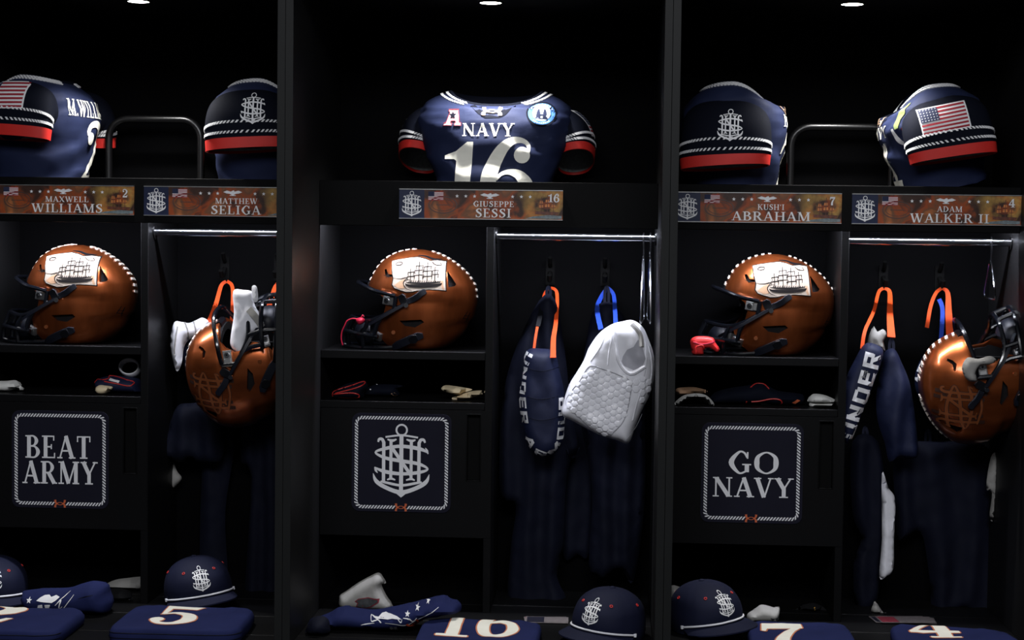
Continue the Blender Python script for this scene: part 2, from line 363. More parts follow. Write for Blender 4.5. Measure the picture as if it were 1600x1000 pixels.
# anchor crest: interlocked letters on an anchor; unit height, centred
def E_(x, y): return ((x - 485) / 443.0, (513 - y) / 443.0)
def es(pts, w, n=5, closed=False):
    return stroke([E_(*p) for p in pts], [k / 443 for k in w] if isinstance(w, (list, tuple)) else w / 443, n, closed)
def letters_crest():
    p = []
    p += es([(378, 400), (378, 640)], 20, 1) + es([(592, 400), (592, 640)], 20, 1)                 # outer stems
    p += es([(422, 392), (422, 625)], 18, 1) + es([(545, 392), (545, 625)], 18, 1)                 # inner stems
    p += es([(424, 430), (545, 600)], 20, 1)                                                        # diagonal
    p += es([(378, 405), (368, 385), (350, 385), (344, 402)], [20, 18, 16, 10]) + es([(592, 405), (602, 385), (620, 385), (628, 402)], [20, 18, 16, 10])
    p += es([(400, 385), (430, 392), (455, 383)], [8, 16, 8]) + es([(515, 383), (545, 392), (570, 385)], [8, 16, 8])
    p += es([(400, 630), (424, 622), (450, 630)], [8, 14, 8]) + es([(515, 630), (545, 622), (568, 630)], [8, 14, 8])
    p += es([(360, 640), (400, 648), (485, 662), (570, 648), (610, 640)], [10, 15, 15, 15, 10])
    p += es([(650, 465), (600, 440), (485, 425), (390, 440), (328, 465), (390, 498), (485, 514), (590, 530), (645, 560), (590, 582), (485, 592), (385, 580), (322, 556)],
            [4, 22, 20, 20, 12, 20, 22, 20, 12, 20, 20, 22, 8])
    p += es([(646, 470), (640, 450), (630, 432)], [3, 14, 3]) + es([(325, 552), (330, 572), (342, 590)], [3, 14, 3])
    return p
def crest():
    p = letters_crest()
    p += ringp(*E_(486, 327), 32 / 443, 11 / 443) + es([(388, 371), (485, 359), (585, 371)], 11) + es([(485, 352), (485, 700)], 24, 1)
    p += es([(315, 592), (335, 640), (400, 680), (485, 704), (570, 680), (635, 640), (655, 592)], [3, 24, 24, 26, 24, 24, 3])
    p += [[E_(440, 700), E_(530, 700), E_(485, 736)]]
    return p
def ua_mark(s=1):
    p = stroke([(-.44, .34), (-.40, .12), (-.2, -.06), (0, -.11), (.2, -.06), (.40, .12), (.44, .34)], [.2, .16, .07, .05, .07, .16, .2])
    p += stroke([(-.44, -.34), (-.40, -.12), (-.2, .06), (0, .11), (.2, .06), (.40, -.12), (.44, -.34)], [.2, .16, .07, .05, .07, .16, .2])
    return xf(p, s)
def eagle(s=1):
    p = [[(-.5, .08), (-.3, .2), (-.1, .12), (0, .2), (.1, .12), (.3, .2), (.5, .08), (.32, -.02), (.16, -.04), (.06, -.12), (-.06, -.12), (-.16, -.04), (-.32, -.02)]]
    p += [[(-.03, .16), (.05, .22), (.09, .16), (.03, .1)]] + bar(-.16, -.2, .16, -.15) + [[(-.1, -.06), (.1, -.06), (.05, -.17), (-.05, -.17)]]
    return xf(p, s)
def flag_polys(w, h):
    """stars-and-stripes: (white ground, red stripes, blue canton, stars); origin lower left"""
    st = h / 13
    red = []
    for i in range(0, 13, 2):
        x0 = w * 0.4 if i >= 6 else 0
        red += bar(x0, i * st, w, (i + 1) * st)
    can = bar(0, 6 * st, w * 0.4, h)
    stars = []
    for r in range(5):
        for c in range(6):
            stars += star(w * 0.4 * (c + .6) / 6.2, 6 * st + (h - 6 * st) * (r + .5) / 5, h * 0.028)
    return bar(0, 0, w, h), red, can, stars

def union2d(polys):
    """overlapping outlines -> clean triangles covering their union"""
    pts = []; faces = []
    for p in polys:
        q = [a for i, a in enumerate(p) if math.dist(a, p[i - 1]) > 1e-7]
        if len(q) < 3: continue
        if sum(q[i - 1][0] * q[i][1] - q[i][0] * q[i - 1][1] for i in range(len(q))) < 0: q.reverse()
        faces.append(list(range(len(pts), len(pts) + len(q)))); pts += [Vector(a) for a in q]
    V, E, F, ov, oe, of = geometry.delaunay_2d_cdt(pts, [], faces, 0, 1e-6, True)
    return [(v.x, v.y) for v in V], [tuple(f) for f, o in zip(F, of) if o]
def refine(polys, maxlen):
    b = bounds(polys); k = 1.0 / max(b[1] - b[0], b[3] - b[2])
    V, F = union2d([[(x * k, y * k) for x, y in p] for p in polys]); V = [(x / k, y / k) for x, y in V]
    bm = bmesh.new(); vs = [bm.verts.new((x, y, 0)) for x, y in V]
    for f in F:
        try: bm.faces.new([vs[i] for i in f])
        except ValueError: pass
    bmesh.ops.delete(bm, geom=[v for v in bm.verts if not v.link_faces], context='VERTS')
    if maxlen:
        for _ in range(7):
            ee = [e for e in bm.edges if e.calc_length() > maxlen]
            if not ee: break
            bmesh.ops.subdivide_edges(bm, edges=ee, cuts=1)
            bmesh.ops.triangulate(bm, faces=[f for f in bm.faces if len(f.verts) > 3])
    bm.verts.index_update()
    V = [(v.co.x, v.co.y) for v in bm.verts]; F = [tuple(v.index for v in f.verts) for f in bm.faces]
    bm.free(); return V, F
def decal(polys, O, ex, ey, bvh, off, name, material, parent, maxlen=0.02, dirn=None, label=None):
    """print laid onto a curved surface; ex, ey span the print, dirn points into the surface"""
    O, ex, ey = Vector(O), Vector(ex).normalized(), Vector(ey).normalized()
    d = Vector(dirn).normalized() if dirn is not None else ey.cross(ex).normalized()
    V, F = refine(polys, maxlen); mb = MB(); out = []
    for x, y in V:
        p = O + ex * x + ey * y
        h = bvh.ray_cast(p - d * 0.5, d)
        if h[0] is None: h = bvh.find_nearest(p)
        n = h[1]
        if n.dot(d) > 0: n = -n
        out.append(h[0] + (n * 0.5 - d * 0.5).normalized() * off)
    # consistent facing: towards -d
    FF = []
    for f in F:
        a, b, c = (Vector(out[i]) for i in f[:3])
        FF.append(f if (b - a).cross(c - a).dot(d) < 0 else tuple(reversed(f)))
    mb.add(out, FF)
    return mb.build(name, material, parent, label=label)
def flat(polys, y, name, material, parent, dx=0, dz=0, label=None):
    """print on an upright board facing -Y (x, y of the print -> x, z)"""
    V, F = refine(polys, 0); mb = MB()
    FF = []
    for f in F:
        (ax, ay), (bx, by), (cx, cy) = (V[i] for i in f[:3])
        FF.append(f if (bx - ax) * (cy - ay) - (by - ay) * (cx - ax) > 0 else tuple(reversed(f)))
    mb.add([(x + dx, y, z + dz) for x, z in V], FF)
    return mb.build(name, material, parent, smooth=False, label=label)

def inflate(outline, thick, cell=0.012, round_=0.03, n=4, wr=0.004, wsc=30, seed=0, back=1.0, smoothit=True, fold=None):
    """soft cushion / cloth from an outline in XZ: real thickness along Y, returns MB (front = -Y)"""
    o = spline([tuple(p) for p in outline], n, True) if smoothit else [tuple(p) for p in outline]
    M = len(o)
    x0, x1 = min(p[0] for p in o), max(p[0] for p in o); z0, z1 = min(p[1] for p in o), max(p[1] for p in o)
    def dist(x, z):
        best = 1e9
        for i in range(M):
            ax, az = o[i]; bx, bz = o[(i + 1) % M]; dx, dz = bx - ax, bz - az
            L = dx * dx + dz * dz
            k = 0 if L == 0 else max(0, min(1, ((x - ax) * dx + (z - az) * dz) / L))
            d = (x - ax - k * dx) ** 2 + (z - az - k * dz) ** 2
            if d < best: best = d
        return math.sqrt(best)
    pts = [Vector(p) for p in o]; rnd = random.Random(seed)
    nx, nz = max(2, int((x1 - x0) / cell)), max(2, int((z1 - z0) / cell))
    for i in range(1, nx):
        for j in range(1, nz):
            x = x0 + (x1 - x0) * (i + (0.5 if j % 2 else 0)) / nx; z = z0 + (z1 - z0) * j / nz
            ins = False
            for k in range(M):
                ax, az = o[k]; bx, bz = o[(k + 1) % M]
                if (az > z) != (bz > z) and x < ax + (z - az) / (bz - az) * (bx - ax): ins = not ins
            if ins and dist(x, z) > cell * 0.4: pts.append(Vector((x, z)))
    V, E, F, _, _, _ = geometry.delaunay_2d_cdt(pts, [(i, (i + 1) % M) for i in range(M)], [], 1, 1e-7)
    mb = MB(); N = len(V); fr = []; bk = []
    for v in V:
        d = dist(v.x, v.y); e = min(1, d / round_); h = thick / 2 * math.sqrt(max(0, 1 - (1 - e) ** 2))
        q = e * (wr * noise.noise(Vector((v.x * wsc + seed * 3.1, v.y * wsc * 0.6, seed))) + wr * 0.5 * noise.noise(Vector((v.x * wsc * 2.3, v.y * wsc * 2, seed + 5))))
        if fold: q += e * fold[0] * math.sin(fold[1] * v.x + 2.2 * noise.noise(Vector((v.x * 6, v.y * 3, seed + 9))) + fold[2] * v.y)
        fr.append((v.x, -h + q, v.y)); bk.append((v.x, h * back + q * 0.3, v.y))
    mb.v = fr + bk
    for f in F:
        a, b, c = (V[i] for i in f[:3]); ccw = (b.x - a.x) * (c.y - a.y) - (b.y - a.y) * (c.x - a.x) > 0
        f = tuple(f) if ccw else tuple(reversed(f))
        mb.f.append(f); mb.f.append(tuple(i + N for i in reversed(f)))
    # weld the shared rim
    bm = bmesh.new(); vs = [bm.verts.new(p) for p in mb.v]
    for f in mb.f:
        try: bm.faces.new([vs[i] for i in f])
        except ValueError: pass
    bmesh.ops.remove_doubles(bm, verts=bm.verts, dist=1e-5)
    bm.verts.index_update(); out = MB(); out.v = [tuple(v.co) for v in bm.verts]; out.f = [tuple(v.index for v in f.verts) for f in bm.faces]
    bm.free(); return out

# ------------------------------------------------------------------ room and lockers
PITCH = 0.95; HW = 0.45525; PT = 0.01975
YF, YE, YB = 0.374, 0.411, 0.72          # fascia front, cabinet front, back panel
Z_SEAT, Z_CAB0, Z_CAB1, Z_HS, Z_F0, Z_F1, Z_SH, Z_TOP = 0.44, 0.6455, 1.0147, 1.1524, 1.4926, 1.6137, 1.597, 2.0885
struct(MB().box(-6, 6, -8, 3, -0.05, 0).build('floor', mat('dark_carpet', (30, 31, 36), 0.9, spec=0.1, var=0.2, vscale=40, bump=0.3, bscale=500)))
struct(MB().box(-6, 6, YB + 0.03, YB + 0.15, 0, 3.2).build('wall_back', mat('dark_wall', (26, 26, 28), 0.8, spec=0.1, var=0.1)))

def locker(b, label):
    L = thing('locker', label, 'locker', (b * PITCH, 0, 0), group='black locker bays')
    for s in (-1, 1):
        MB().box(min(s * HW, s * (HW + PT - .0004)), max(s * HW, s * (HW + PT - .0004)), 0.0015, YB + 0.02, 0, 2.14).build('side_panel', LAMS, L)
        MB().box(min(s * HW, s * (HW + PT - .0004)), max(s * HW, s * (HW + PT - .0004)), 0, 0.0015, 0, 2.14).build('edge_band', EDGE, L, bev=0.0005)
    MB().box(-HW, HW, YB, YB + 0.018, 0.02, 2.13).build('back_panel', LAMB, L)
    MB().box(-HW, HW, 0.002, YB, Z_TOP, Z_TOP + 0.03).build('top_panel', LAM, L)
    MB().box(-HW, HW, YF + 0.019, YB, Z_SH - 0.018, Z_SH).build('upper_shelf', LAM, L, bev=0.001)
    f = MB().box(-HW, HW, YF, YF + 0.018, Z_F0, Z_F1).build('fascia', LAMF, L, bev=0.0015)
    ch = MB().box(-HW + .004, HW - .004, YF + 0.0195, YF + 0.035, Z_SH - 0.022, Z_SH - 0.0182).build('led_channel', BLKM, f)
    zl = Z_SH - 0.0222; led = MB(); led.add([(-HW + .004, YF + .021, zl), (HW - .004, YF + .021, zl), (HW - .004, YF + .033, zl), (-HW + .004, YF + .033, zl)], [(0, 3, 2, 1)])
    led.build('led_strip', LEDM, f, label='slim white LED strip', smooth=False)
    MB().box(-0.0043, 0.0168, YE, YB, Z_SEAT, Z_SH - 0.018).build('divider', LAM, L, bev=0.0012)
    MB().box(-HW, -0.0043, YE, YB, Z_HS - 0.022, Z_HS).build('helmet_shelf', LAM, L, bev=0.0014)
    MB().box(-HW, -0.0043, YE, YB, Z_CAB1 - 0.020, Z_CAB1).build('cabinet_top', LAM, L, bev=0.0014)
    MB().box(-HW, -0.0043, YE + 0.02, YB, Z_CAB0 + .003, Z_CAB0 + 0.021).build('cabinet_floor', LAM, L)
    # door with a recessed pull
    px0, px1, pz0, pz1 = -0.0535, -0.0125, 0.80, 0.985
    x0, x1, z0, z1 = -HW + 0.002, 0.0150, Z_CAB0, Z_CAB1 - 0.0205
    d = MB().box(x0, px0, YE - 0.002, YE + 0.016, z0, z1).box(px1, x1, YE - 0.002, YE - 0.0005, z0, z1).box(px1, -0.0045, YE - 0.0005, YE + 0.016, z0, z1)
    d.box(px0, px1, YE - 0.002, YE + 0.016, z0, pz0).box(px0, px1, YE - 0.002, YE + 0.016, pz1, z1)
    door = d.build('cabinet_door', LAM, L)
    h = MB().box(px0 - .001, px1 + .001, YE + 0.014, YE + 0.02, pz0 - .001, pz1 + .001)
    h.box(px0, px0 + .003, YE - .003, YE + .014, pz0, pz1).box(px1 - .003, px1, YE - .003, YE + .014, pz0, pz1)
    h.box(px0 + .003, px1 - .003, YE - .003, YE + .014, pz1 - .003, pz1).box(px0 + .003, px1 - .003, YE - .003, YE + .014, pz0, pz0 + .003)
    h.build('recessed_pull', LAMD, door, bev=0.0008)
    # seat boards
    for k in range(4):
        ya = -0.12 + k * 0.21
        xi = HW if k else HW + PT - 0.001
        MB().box(-HW + .001, HW - .001, max(ya, -0.12), min(ya + 0.207, YB), Z_SEAT - 0.03, Z_SEAT).build('seat_board', LAM, L, bev=0.0025)
    MB().box(-HW + .001, HW - .001, -0.08, -0.062, 0.06, Z_SEAT - 0.03).build('seat_front', LAM, L)
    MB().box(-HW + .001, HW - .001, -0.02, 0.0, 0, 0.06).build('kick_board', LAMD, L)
    # chrome rod on two flanges
    rz, ry = 1.468, 0.470
    rod = MB().tube([(0.0168, ry, rz), (HW, ry, rz)], 0.0105, 16).build('hanging_rod', CHROME, L)
    for xa in (0.0168, HW - .004): MB().tube([(xa, ry, rz), (xa + .004, ry, rz)], 0.02, 16).build('rod_flange', BLKM, rod)
    for hx in (0.157, 0.315):
        k = MB().box(hx - .013, hx + .013, YB - 0.004, YB, 1.33, 1.40)
        k.tube([(hx, YB - .004, 1.365), (hx, YB - .03, 1.35), (hx, YB - .045, 1.345), (hx, YB - .055, 1.36)], 0.007, 8)
        k.tube([(hx, YB - .004, 1.385), (hx, YB - .02, 1.395), (hx, YB - .03, 1.41)], 0.006, 8)
        k.build('coat_hook', LAMD, L)
    return L
locker(-1, 'black locker bay at the left holding two numbered jerseys and the BEAT ARMY door')
locker(0, 'black locker bay in the middle with a single jersey and the anchor crest door')
locker(1, 'black locker bay at the right with the GO NAVY door')

def downlight(b, label):
    D = thing('downlight', label, 'light', (b * PITCH + 0.003, 0.359, Z_TOP), group='recessed ceiling spotlights')
    n = 28
    def circ(r, z): return [(r * math.cos(2 * math.pi * k / n), r * math.sin(2 * math.pi * k / n), z) for k in range(n)]
    MB().rings([circ(.036, 0), circ(.036, -.0025), circ(.029, -.003), circ(.0285, -.001)]).build('trim_ring', BLKM, D)
    MB().rings([circ(.0284, -.0006), circ(.028, -.0022)], cap1=True).build('lens', DOWNM, D, smooth=False)
    l = bpy.data.lights.new('downlight_lamp', 'SPOT'); l.energy = SPOT_POWER; l.spot_size = math.radians(104); l.spot_blend = 0.9
    l.shadow_soft_size = 0.028; l.color = (1.0, 0.985, 0.96)
    o = bpy.data.objects.new('downlight_lamp', l); COL.objects.link(o); o.parent = D; o.location = (0, 0, -0.012)
downlight(-1, 'bright recessed spotlight in the ceiling of the left locker')
downlight(0, 'bright recessed spotlight in the ceiling of the middle locker')
downlight(1, 'bright recessed spotlight in the ceiling of the right locker')

# ------------------------------------------------------------------ name plates on the fascia
def name_plate(b, lx, first, last, num, wf, wl, label):
    W, H = 0.4395, 0.0803
    P = thing('name_plate', label, 'name plate', (b * PITCH + lx, YF, 1.5123), group='player name plates')
    y = -0.004
    MB().box(0.068, W, -0.004, -0.0002, 0.002, H - .002).build('plate', PLATE, P)
    MB().box(0, 0.068, -0.004, -0.0002, 0.002, H - .002).build('crest_field', NAVY_PL, P)
    for z in (0, H - 0.002):
        MB().box(0, W, -0.006, -0.0002, z, z + 0.002).build('edge_strip', STEEL, P)
    y = -0.0044
    flat(xf(crest(), 0.068, 0.068, 0.034, H / 2), y, 'crest', GREY_PR, P)
    w, h = 0.0405, 0.0235
    g, r, c, st = flat_flag = flag_polys(w, h)
    fx, fz = 0.0785, 0.0500
    flat(xf(g, 1, 1, fx, fz), y, 'flag', GREY_PR, P)
    flat(xf(r, 1, 1, fx, fz), y - .0003, 'flag_stripes', FLAGR, P); flat(xf(c, 1, 1, fx, fz), y - .0006, 'flag_canton', FLAGB, P)
    s = []
    for k in range(3): s += star(.156 + k * .0235, .062, .0052) + star(.305 + k * .0235, .062, .0052)
    flat(s, y - .0006, 'stars', GREY_PR, P)['kind'] = 'stuff'
    flat(xf(eagle(), .052, .036, .244, .063), y - .0006, 'eagle', GREY_PR, P)
    # painted football, ship and sea
    fb = ringp(.118, .038, .038, .003, 26, .022) + ringp(.118, .038, .03, .0015, 26, .016) + bar(.1, .037, .136, .039)
    flat(fb, y - .0002, 'football_art', mat('art_brown', (74, 44, 34), 0.5, var=0.3, vscale=80), P)
    sh = [[(.366, .016), (.424, .013), (.430, .022), (.366, .024)]] + line(.382, .02, .382, .062, .0018) + line(.398, .02, .399, .068, .0018) + line(.414, .02, .415, .058, .0016)
    for (a, z, ww) in ((.382, .032, .014), (.382, .043, .011), (.382, .053, .008), (.398, .034, .016), (.398, .046, .012), (.399, .057, .009), (.414, .033, .012), (.415, .043, .009)):
        sh += bar(a - ww / 2, z, a + ww / 2, z + .0016) 
    flat(sh, y - .0003, 'ship_art', mat('art_rust', (92, 44, 24), 0.5, var=0.5, vscale=160), P)
    sails = []
    for (a, z, ww) in ((.382, .032, .014), (.382, .043, .011), (.398, .034, .016), (.398, .046, .012), (.414, .033, .012)): sails += [[(a - ww * .42, z), (a + ww * .42, z), (a + ww * .34, z + .009), (a - ww * .34, z + .009)]]
    flat(sails, y - .00028, 'sails_art', mat('art_sail', (190, 112, 52), 0.5, var=0.3, vscale=160), P)['kind'] = 'stuff'
    sea = [[(.34, .004), (.437, .004), (.437, .012), (.40, .014), (.36, .010)]]
    flat(sea, y - .00025, 'sea_art', mat('art_sea', (104, 116, 120), 0.5, var=0.4, vscale=120), P)
    flat(textfit(first, .254, .0345, .0148, wf), y - .0008, 'first_name', WHITE_PR, P)
    flat(textfit(last, .254, .006, .0235, wl), y - .0008, 'last_name', WHITE_PR, P)
    nb = text(num); q = bounds(nb)
    flat(xf(nb, .022, .022, .415 - (q[0] + q[1]) / 2 * .022, .0485), y - .0008, 'number', WHITE_PR, P)
T, t_, SF = 0.155, 0.065, 0.055
name_plate(-1, -0.4509, 'MAXWELL', 'WILLIAMS', '2', .119, .196, 'copper-coloured name plate numbered 2 reading MAXWELL WILLIAMS')
name_plate(-1, 0.0157, 'MATTHEW', 'SELIGA', '5', .115, .136, 'copper-coloured name plate reading MATTHEW SELIGA, partly hidden by the post')
name_plate(0, -0.2378, 'GIUSEPPE', 'SESSI', '16', .108, .094, 'copper-coloured name plate numbered 16 reading GIUSEPPE SESSI')
name_plate(1, -0.4509, "KUSH'I", 'ABRAHAM', '7', .070, .207, "copper-coloured name plate numbered 7 reading KUSH'I ABRAHAM")
name_plate(1, 0.0157, 'ADAM', 'WALKER II', '4', .066, .205, 'copper-coloured name plate numbered 4 reading ADAM WALKER II')

T, t_, SF = 0.19, 0.075, 0.06
# ------------------------------------------------------------------ door signs
def rrect(x0, x1, z0, z1, r, n=6):
    out = []
    for cx, cz, a0 in ((x1 - r, z0 + r, -90), (x1 - r, z1 - r, 0), (x0 + r, z1 - r, 90), (x0 + r, z0 + r, 180)):
        for k in range(n + 1):
            a = math.radians(a0 + 90 * k / n); out.append((cx + r * math.cos(a), cz + r * math.sin(a)))
    return out
def rope_path(path, w, pitch, closed=True, skip=None):
    """slanted lozenges along a path: a printed or woven rope"""
    out = []; N = len(path)
    segs = [(path[i], path[(i + 1) % N]) for i in range(N if closed else N - 1)]
    tot = sum(math.dist(a, b) for a, b in segs); cnt = int(tot / pitch); pos = 0; i = 0; acc = 0
    for k in range(cnt):
        s = (k + .5) * tot / cnt
        while i < len(segs) - 1 and s > acc + math.dist(*segs[i]): acc += math.dist(*segs[i]); i += 1
        a, b = segs[i]; l = math.dist(a, b) or 1; q = (s - acc) / l
        x, y = a[0] + (b[0] - a[0]) * q, a[1] + (b[1] - a[1]) * q
        if skip and skip(x, y): continue
        tx, ty = (b[0] - a[0]) / l, (b[1] - a[1]) / l; nx, ny = -ty, tx
        h = pitch * 0.28; e = w / 2; sl = pitch * 0.42
        out.append([(x + tx * (-h - sl) - nx * e, y + ty * (-h - sl) - ny * e), (x + tx * (h - sl) - nx * e, y + ty * (h - sl) - ny * e),
                    (x + tx * (h + sl) + nx * e, y + ty * (h + sl) + ny * e), (x + tx * (-h + sl) + nx * e, y + ty * (-h + sl) + ny * e)])
    return out
def sign(u, v, rows, label, rot=0.0):
    c = at(u, v, YE - 0.002); W = 0.2724; H = 0.2695
    S = thing('door_sign', label, 'sign', (c.x, YE - 0.002, c.z - H / 2), (0, rot, 0), group='navy door signs with rope borders')
    o = rrect(-W / 2, W / 2, 0, H, .022)
    n = len(o); mb = MB(); mb.rings([[(x, -.0002, z) for x, z in o], [(x, -.003, z) for x, z in o]], True, True)
    mb.f = [tuple(reversed(f)) for f in mb.f]
    mb.build('panel', NAVY_PR, S, smooth=False)
    m = .0125
    rp = rope_path(rrect(-W / 2 + m, W / 2 - m, m, H - m, .016),   .009, .0082, skip=lambda x, y: y < .02 and abs(x) < .0185)
    flat(rp, -.0034, 'rope_border', GREY_PR, S)
    flat(xf(ua_mark(), .031, .031, 0, m), -.0034, 'copper_mark', ORANGE_PR, S)
    if rows == 'crest':
        flat(xf(crest(), .2005, .2005, .0, .1405), -.0034, 'crest', GREY_PR, S)
    else:
        for s, cx, z, h, w in rows: flat(textfit(s, cx, z, h, w), -.0034, 'lettering', GREY_PR, S)
sign(94.4, 718, [('BEAT', -.006, .1385, .0625, .183), ('ARMY', 0, .0675, .0625, .212)], 'navy rope-bordered sign reading BEAT ARMY')
sign(627.2, 723, 'crest', 'navy rope-bordered sign with a silver anchor crest')
sign(1174.7, 739.3, [('GO', .004, .134, .059, .134), ('NAVY', .004, .070, .053, .216)], 'navy rope-bordered sign reading GO NAVY')

# ------------------------------------------------------------------ helmets
HK = 0.000497
def hx(cx): return (cx - 575) * HK
def hz(cy): return (655 - cy) * HK
def helmet_rings(shrink=0.0, low=0.0, n=56):
    prof = [(655, 400, 690, .088), (640, 335, 735, .100), (600, 292, 790, .109), (555, 272, 828, .113), (500, 262, 852, .1165), (450, 257, 868, .118), (400, 257, 879, .1185),
            (330, 262, 876, .1175), (290, 270, 864, .1145), (230, 298, 822, .104), (190, 324, 777, .0925), (165, 346, 744, .083), (130, 398, 681, .062), (110, 452, 622, .041), (100, 505, 570, .021)]
    q = spline([(a, b, c, d) for a, b, c, d in prof], 3)
    R = []
    for cy, f, b, w in q:
        z = hz(cy); x0, x1 = hx(f), hx(b); xc = (x0 + x1) / 2; a = (x1 - x0) / 2
        zz = z
        if shrink:
            a = max(a - shrink, .004); w = max(w - shrink, .004); zz = min(z, hz(97) - shrink)
        ring = []
        for k in range(n):
            t = 2 * math.pi * k / n; c, s = math.cos(t), math.sin(t); e = 2 / 2.3
            x = xc + a * math.copysign(abs(c) ** e, c); y = w * math.copysign(abs(s) ** e, s)
            if not shrink:
                # raised temple panels and tucked-in nape
                u = x / HK + 575; vv = cy
                tuck = smooth01((u - 640) / 120) * smooth01((vv - (520 - (u - 640) * 0.18)) / 14) * .009
                if tuck: y *= 1 - tuck / .11; x -= tuck * .8
                ridge = smooth01((u - 395) / 14) * smooth01((vv - 118) / 20) * smooth01((345 + (u - 400) * .12 - vv) / 10) * .0035
                y += math.copysign(ridge, y) if abs(y) > .03 else 0
            ring.append((x, y, zz))
        R.append(ring)
    if shrink:
        R = R[2:]
    return R
def prism(poly, y0, y1):
    mb = MB(); mb.rings([[(hx(a), y0, hz(b)) for a, b in poly], [(hx(a), y1, hz(b)) for a, b in poly]], True, True)
    return mb
def fixn(me):
    bm = bmesh.new(); bm.from_mesh(me); bmesh.ops.recalc_face_normals(bm, faces=bm.faces); bm.to_mesh(me); bm.free(); return me
def boolean(base, cutters):
    def tmp(mb):
        me = fixn(mb.mesh('tmp', smooth=False)); o = bpy.data.objects.new('tmp', me); COL.objects.link(o); return o
    b = tmp(base); cs = [tmp(c) for c in cutters]
    for c in cs:
        m = b.modifiers.new('b', 'BOOLEAN'); m.operation = 'DIFFERENCE'; m.object = c; m.solver = 'EXACT'
    dg = bpy.context.evaluated_depsgraph_get(); dg.update()
    me = bpy.data.meshes.new_from_object(b.evaluated_get(dg))
    for o in cs + [b]:
        d = o.data; bpy.data.objects.remove(o); bpy.data.meshes.remove(d)
    return me
def finish(me, name, material, angle=40):
    me.name = name; me.materials.clear(); me.materials.append(material)
    me.polygons.foreach_set('use_smooth', [True] * len(me.polygons)); me.set_sharp_from_angle(angle=math.radians(angle)); return me

